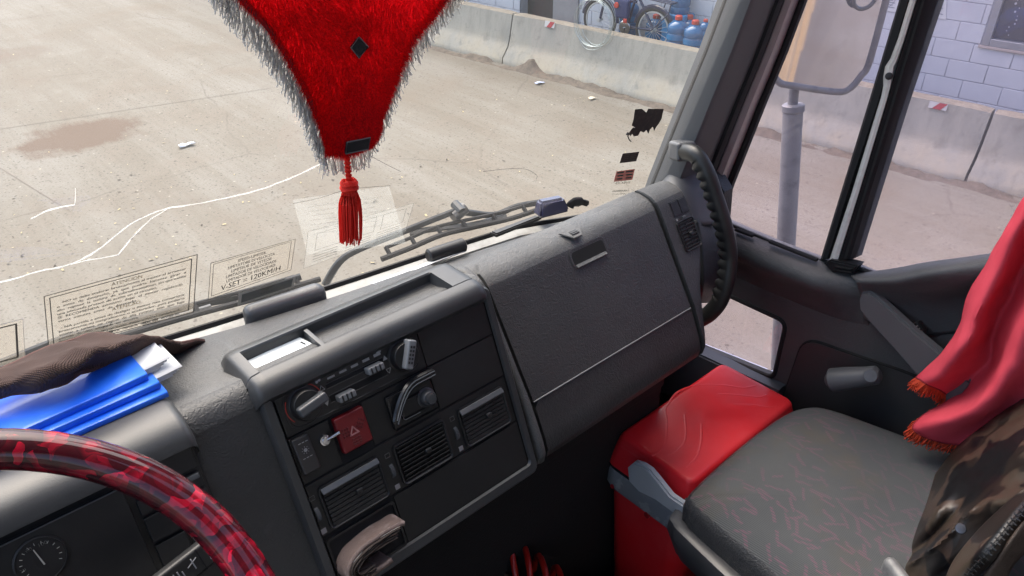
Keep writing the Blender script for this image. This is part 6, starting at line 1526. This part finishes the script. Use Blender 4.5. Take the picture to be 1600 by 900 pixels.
for k in range(500):
    p = surf(1.0-.004*random.random(), random.random()); hair(p, Vector((random.uniform(-.3, .3), -.2, -1)).normalized(), random.uniform(.004, .008), .0002)
fin('fur', bm, furm, PN, flat=True)
bm = BM(); 
def edge_strands(E_, n, dx_, l0, l1):
    pts = [pq(p.x, p.y, .001) for p in E_]; 
    cum = [0]
    for a, b in zip(pts, pts[1:]): cum.append(cum[-1]+(b-a).length)
    for k in range(n):
        s = cum[-1]*(k+random.random()*.8)/n; i = max(j for j in range(len(cum)) if cum[j] <= s); i = min(i, len(pts)-2)
        a = lerp(pts[i], pts[i+1], (s-cum[i])/max(1e-6, cum[i+1]-cum[i])); l_ = random.uniform(l0, l1)
        e = a+Vector((dx_+random.uniform(-.006, .006), random.uniform(-.003, .004), -l_)); c1 = lerp(a, e, .35)+Vector((random.uniform(-.002, .002)+dx_*.2, random.uniform(-.002, .002), 0)); c2 = lerp(a, e, .7)+Vector((random.uniform(-.003, .003), 0, 0))
        P = smoothpath([a, c1, c2, e], 3); tube(bm, P, [.00055]*(len(P)-2)+[.0006, .0008], 4)
edge_strands(Ls[12:], 420, -.009, .026, .036); edge_strands(Rs[12:], 380, .003, .020, .030)
bt = [Vector((512, 230, 0)), Vector((540, 228, 0)), Vector((568, 220, 0))]; edge_strands(bt, 85, .0, .028, .036)
fin('fringe', bm, fringegr, PN)
bm = BM(); tube(bm, [pq(p.x, p.y, .003) for p in Ls[6:]], .0035, 8); tube(bm, [pq(p.x, p.y, .002) for p in Rs[6:]], .0030, 8); fin('braid', bm, mat('braid_red', (.16, .004, .008), .8, bump=(700, 1, 'n')), PN)
for P in (((546, 53), (560, 68), (546, 85), (533, 69)), ((528, 215), (564, 208), (561, 226), (526, 233))):
    bm = BM(); prism(bm, [pq(x, y, .0205) for x, y in P], (0, .004, 0), bev=.0008); bmesh.ops.recalc_face_normals(bm, faces=bm.faces[:])
    c = sum([pq(x, y, .0205) for x, y in P], Vector())/4; tube(bm, [c+(pq(x, y, .0205)-c)*1.0 for x, y in P], .0009, 5, True, mi=1)
    fin('mirror_patch', bm, [mirrorchip, mat('patch_rim', (.12, .11, .11), .5)], PN)
bm = BM(); p0, p1 = pq(533, 232, .012), pq(537, 276, .012)
for h in range(2): tube(bm, [lerp(p0, p1, i/24)+Vector((.0022*cos(i*.9+h*pi), .0022*sin(i*.9+h*pi), 0)) for i in range(25)], .0022, 6)
ax = (pq(540, 372, .012)-p1); L_ = ax.length; 
for rad_, hh in ((.0075, .03), (.009, .06), (.0085, .10), (.0095, .13)): tube(bm, [p1+ax*hh+Vector((rad_*cos(a*pi/8), rad_*sin(a*pi/8), .0012*sin(a*1.3))) for a in range(16)], .0022, 6, True)
lathe(bm, p1, ax, [(.002, 0), (.008, .004), (.0095, .009), (.008, .016), (0, .018)], 14)
for k in range(130):
    a = random.uniform(0, 2*pi); r = .012*math.sqrt(random.random()); d = Vector((cos(a), sin(a), 0)); l_ = L_*random.uniform(.90, 1.03)
    P = [p1+ax*.12+d*r*.5, p1+ax*.35+d*r*1.15+Vector((0, 0, 0)), p1+ax*.7+d*r*1.25+Vector((random.uniform(-.001, .001), 0, 0)), p1+ax*(l_/L_)+d*r*1.2]
    tube(bm, smoothpath(P, 2), .00075, 4)
fin('tassel', bm, tasselm, PN, 'red tassel on a twisted cord')

# ------------------------------------------------------------------ lift everything so that the yard lies at height zero
for o in list(SC.objects):
    if o.parent is None: o.location.z -= GZ
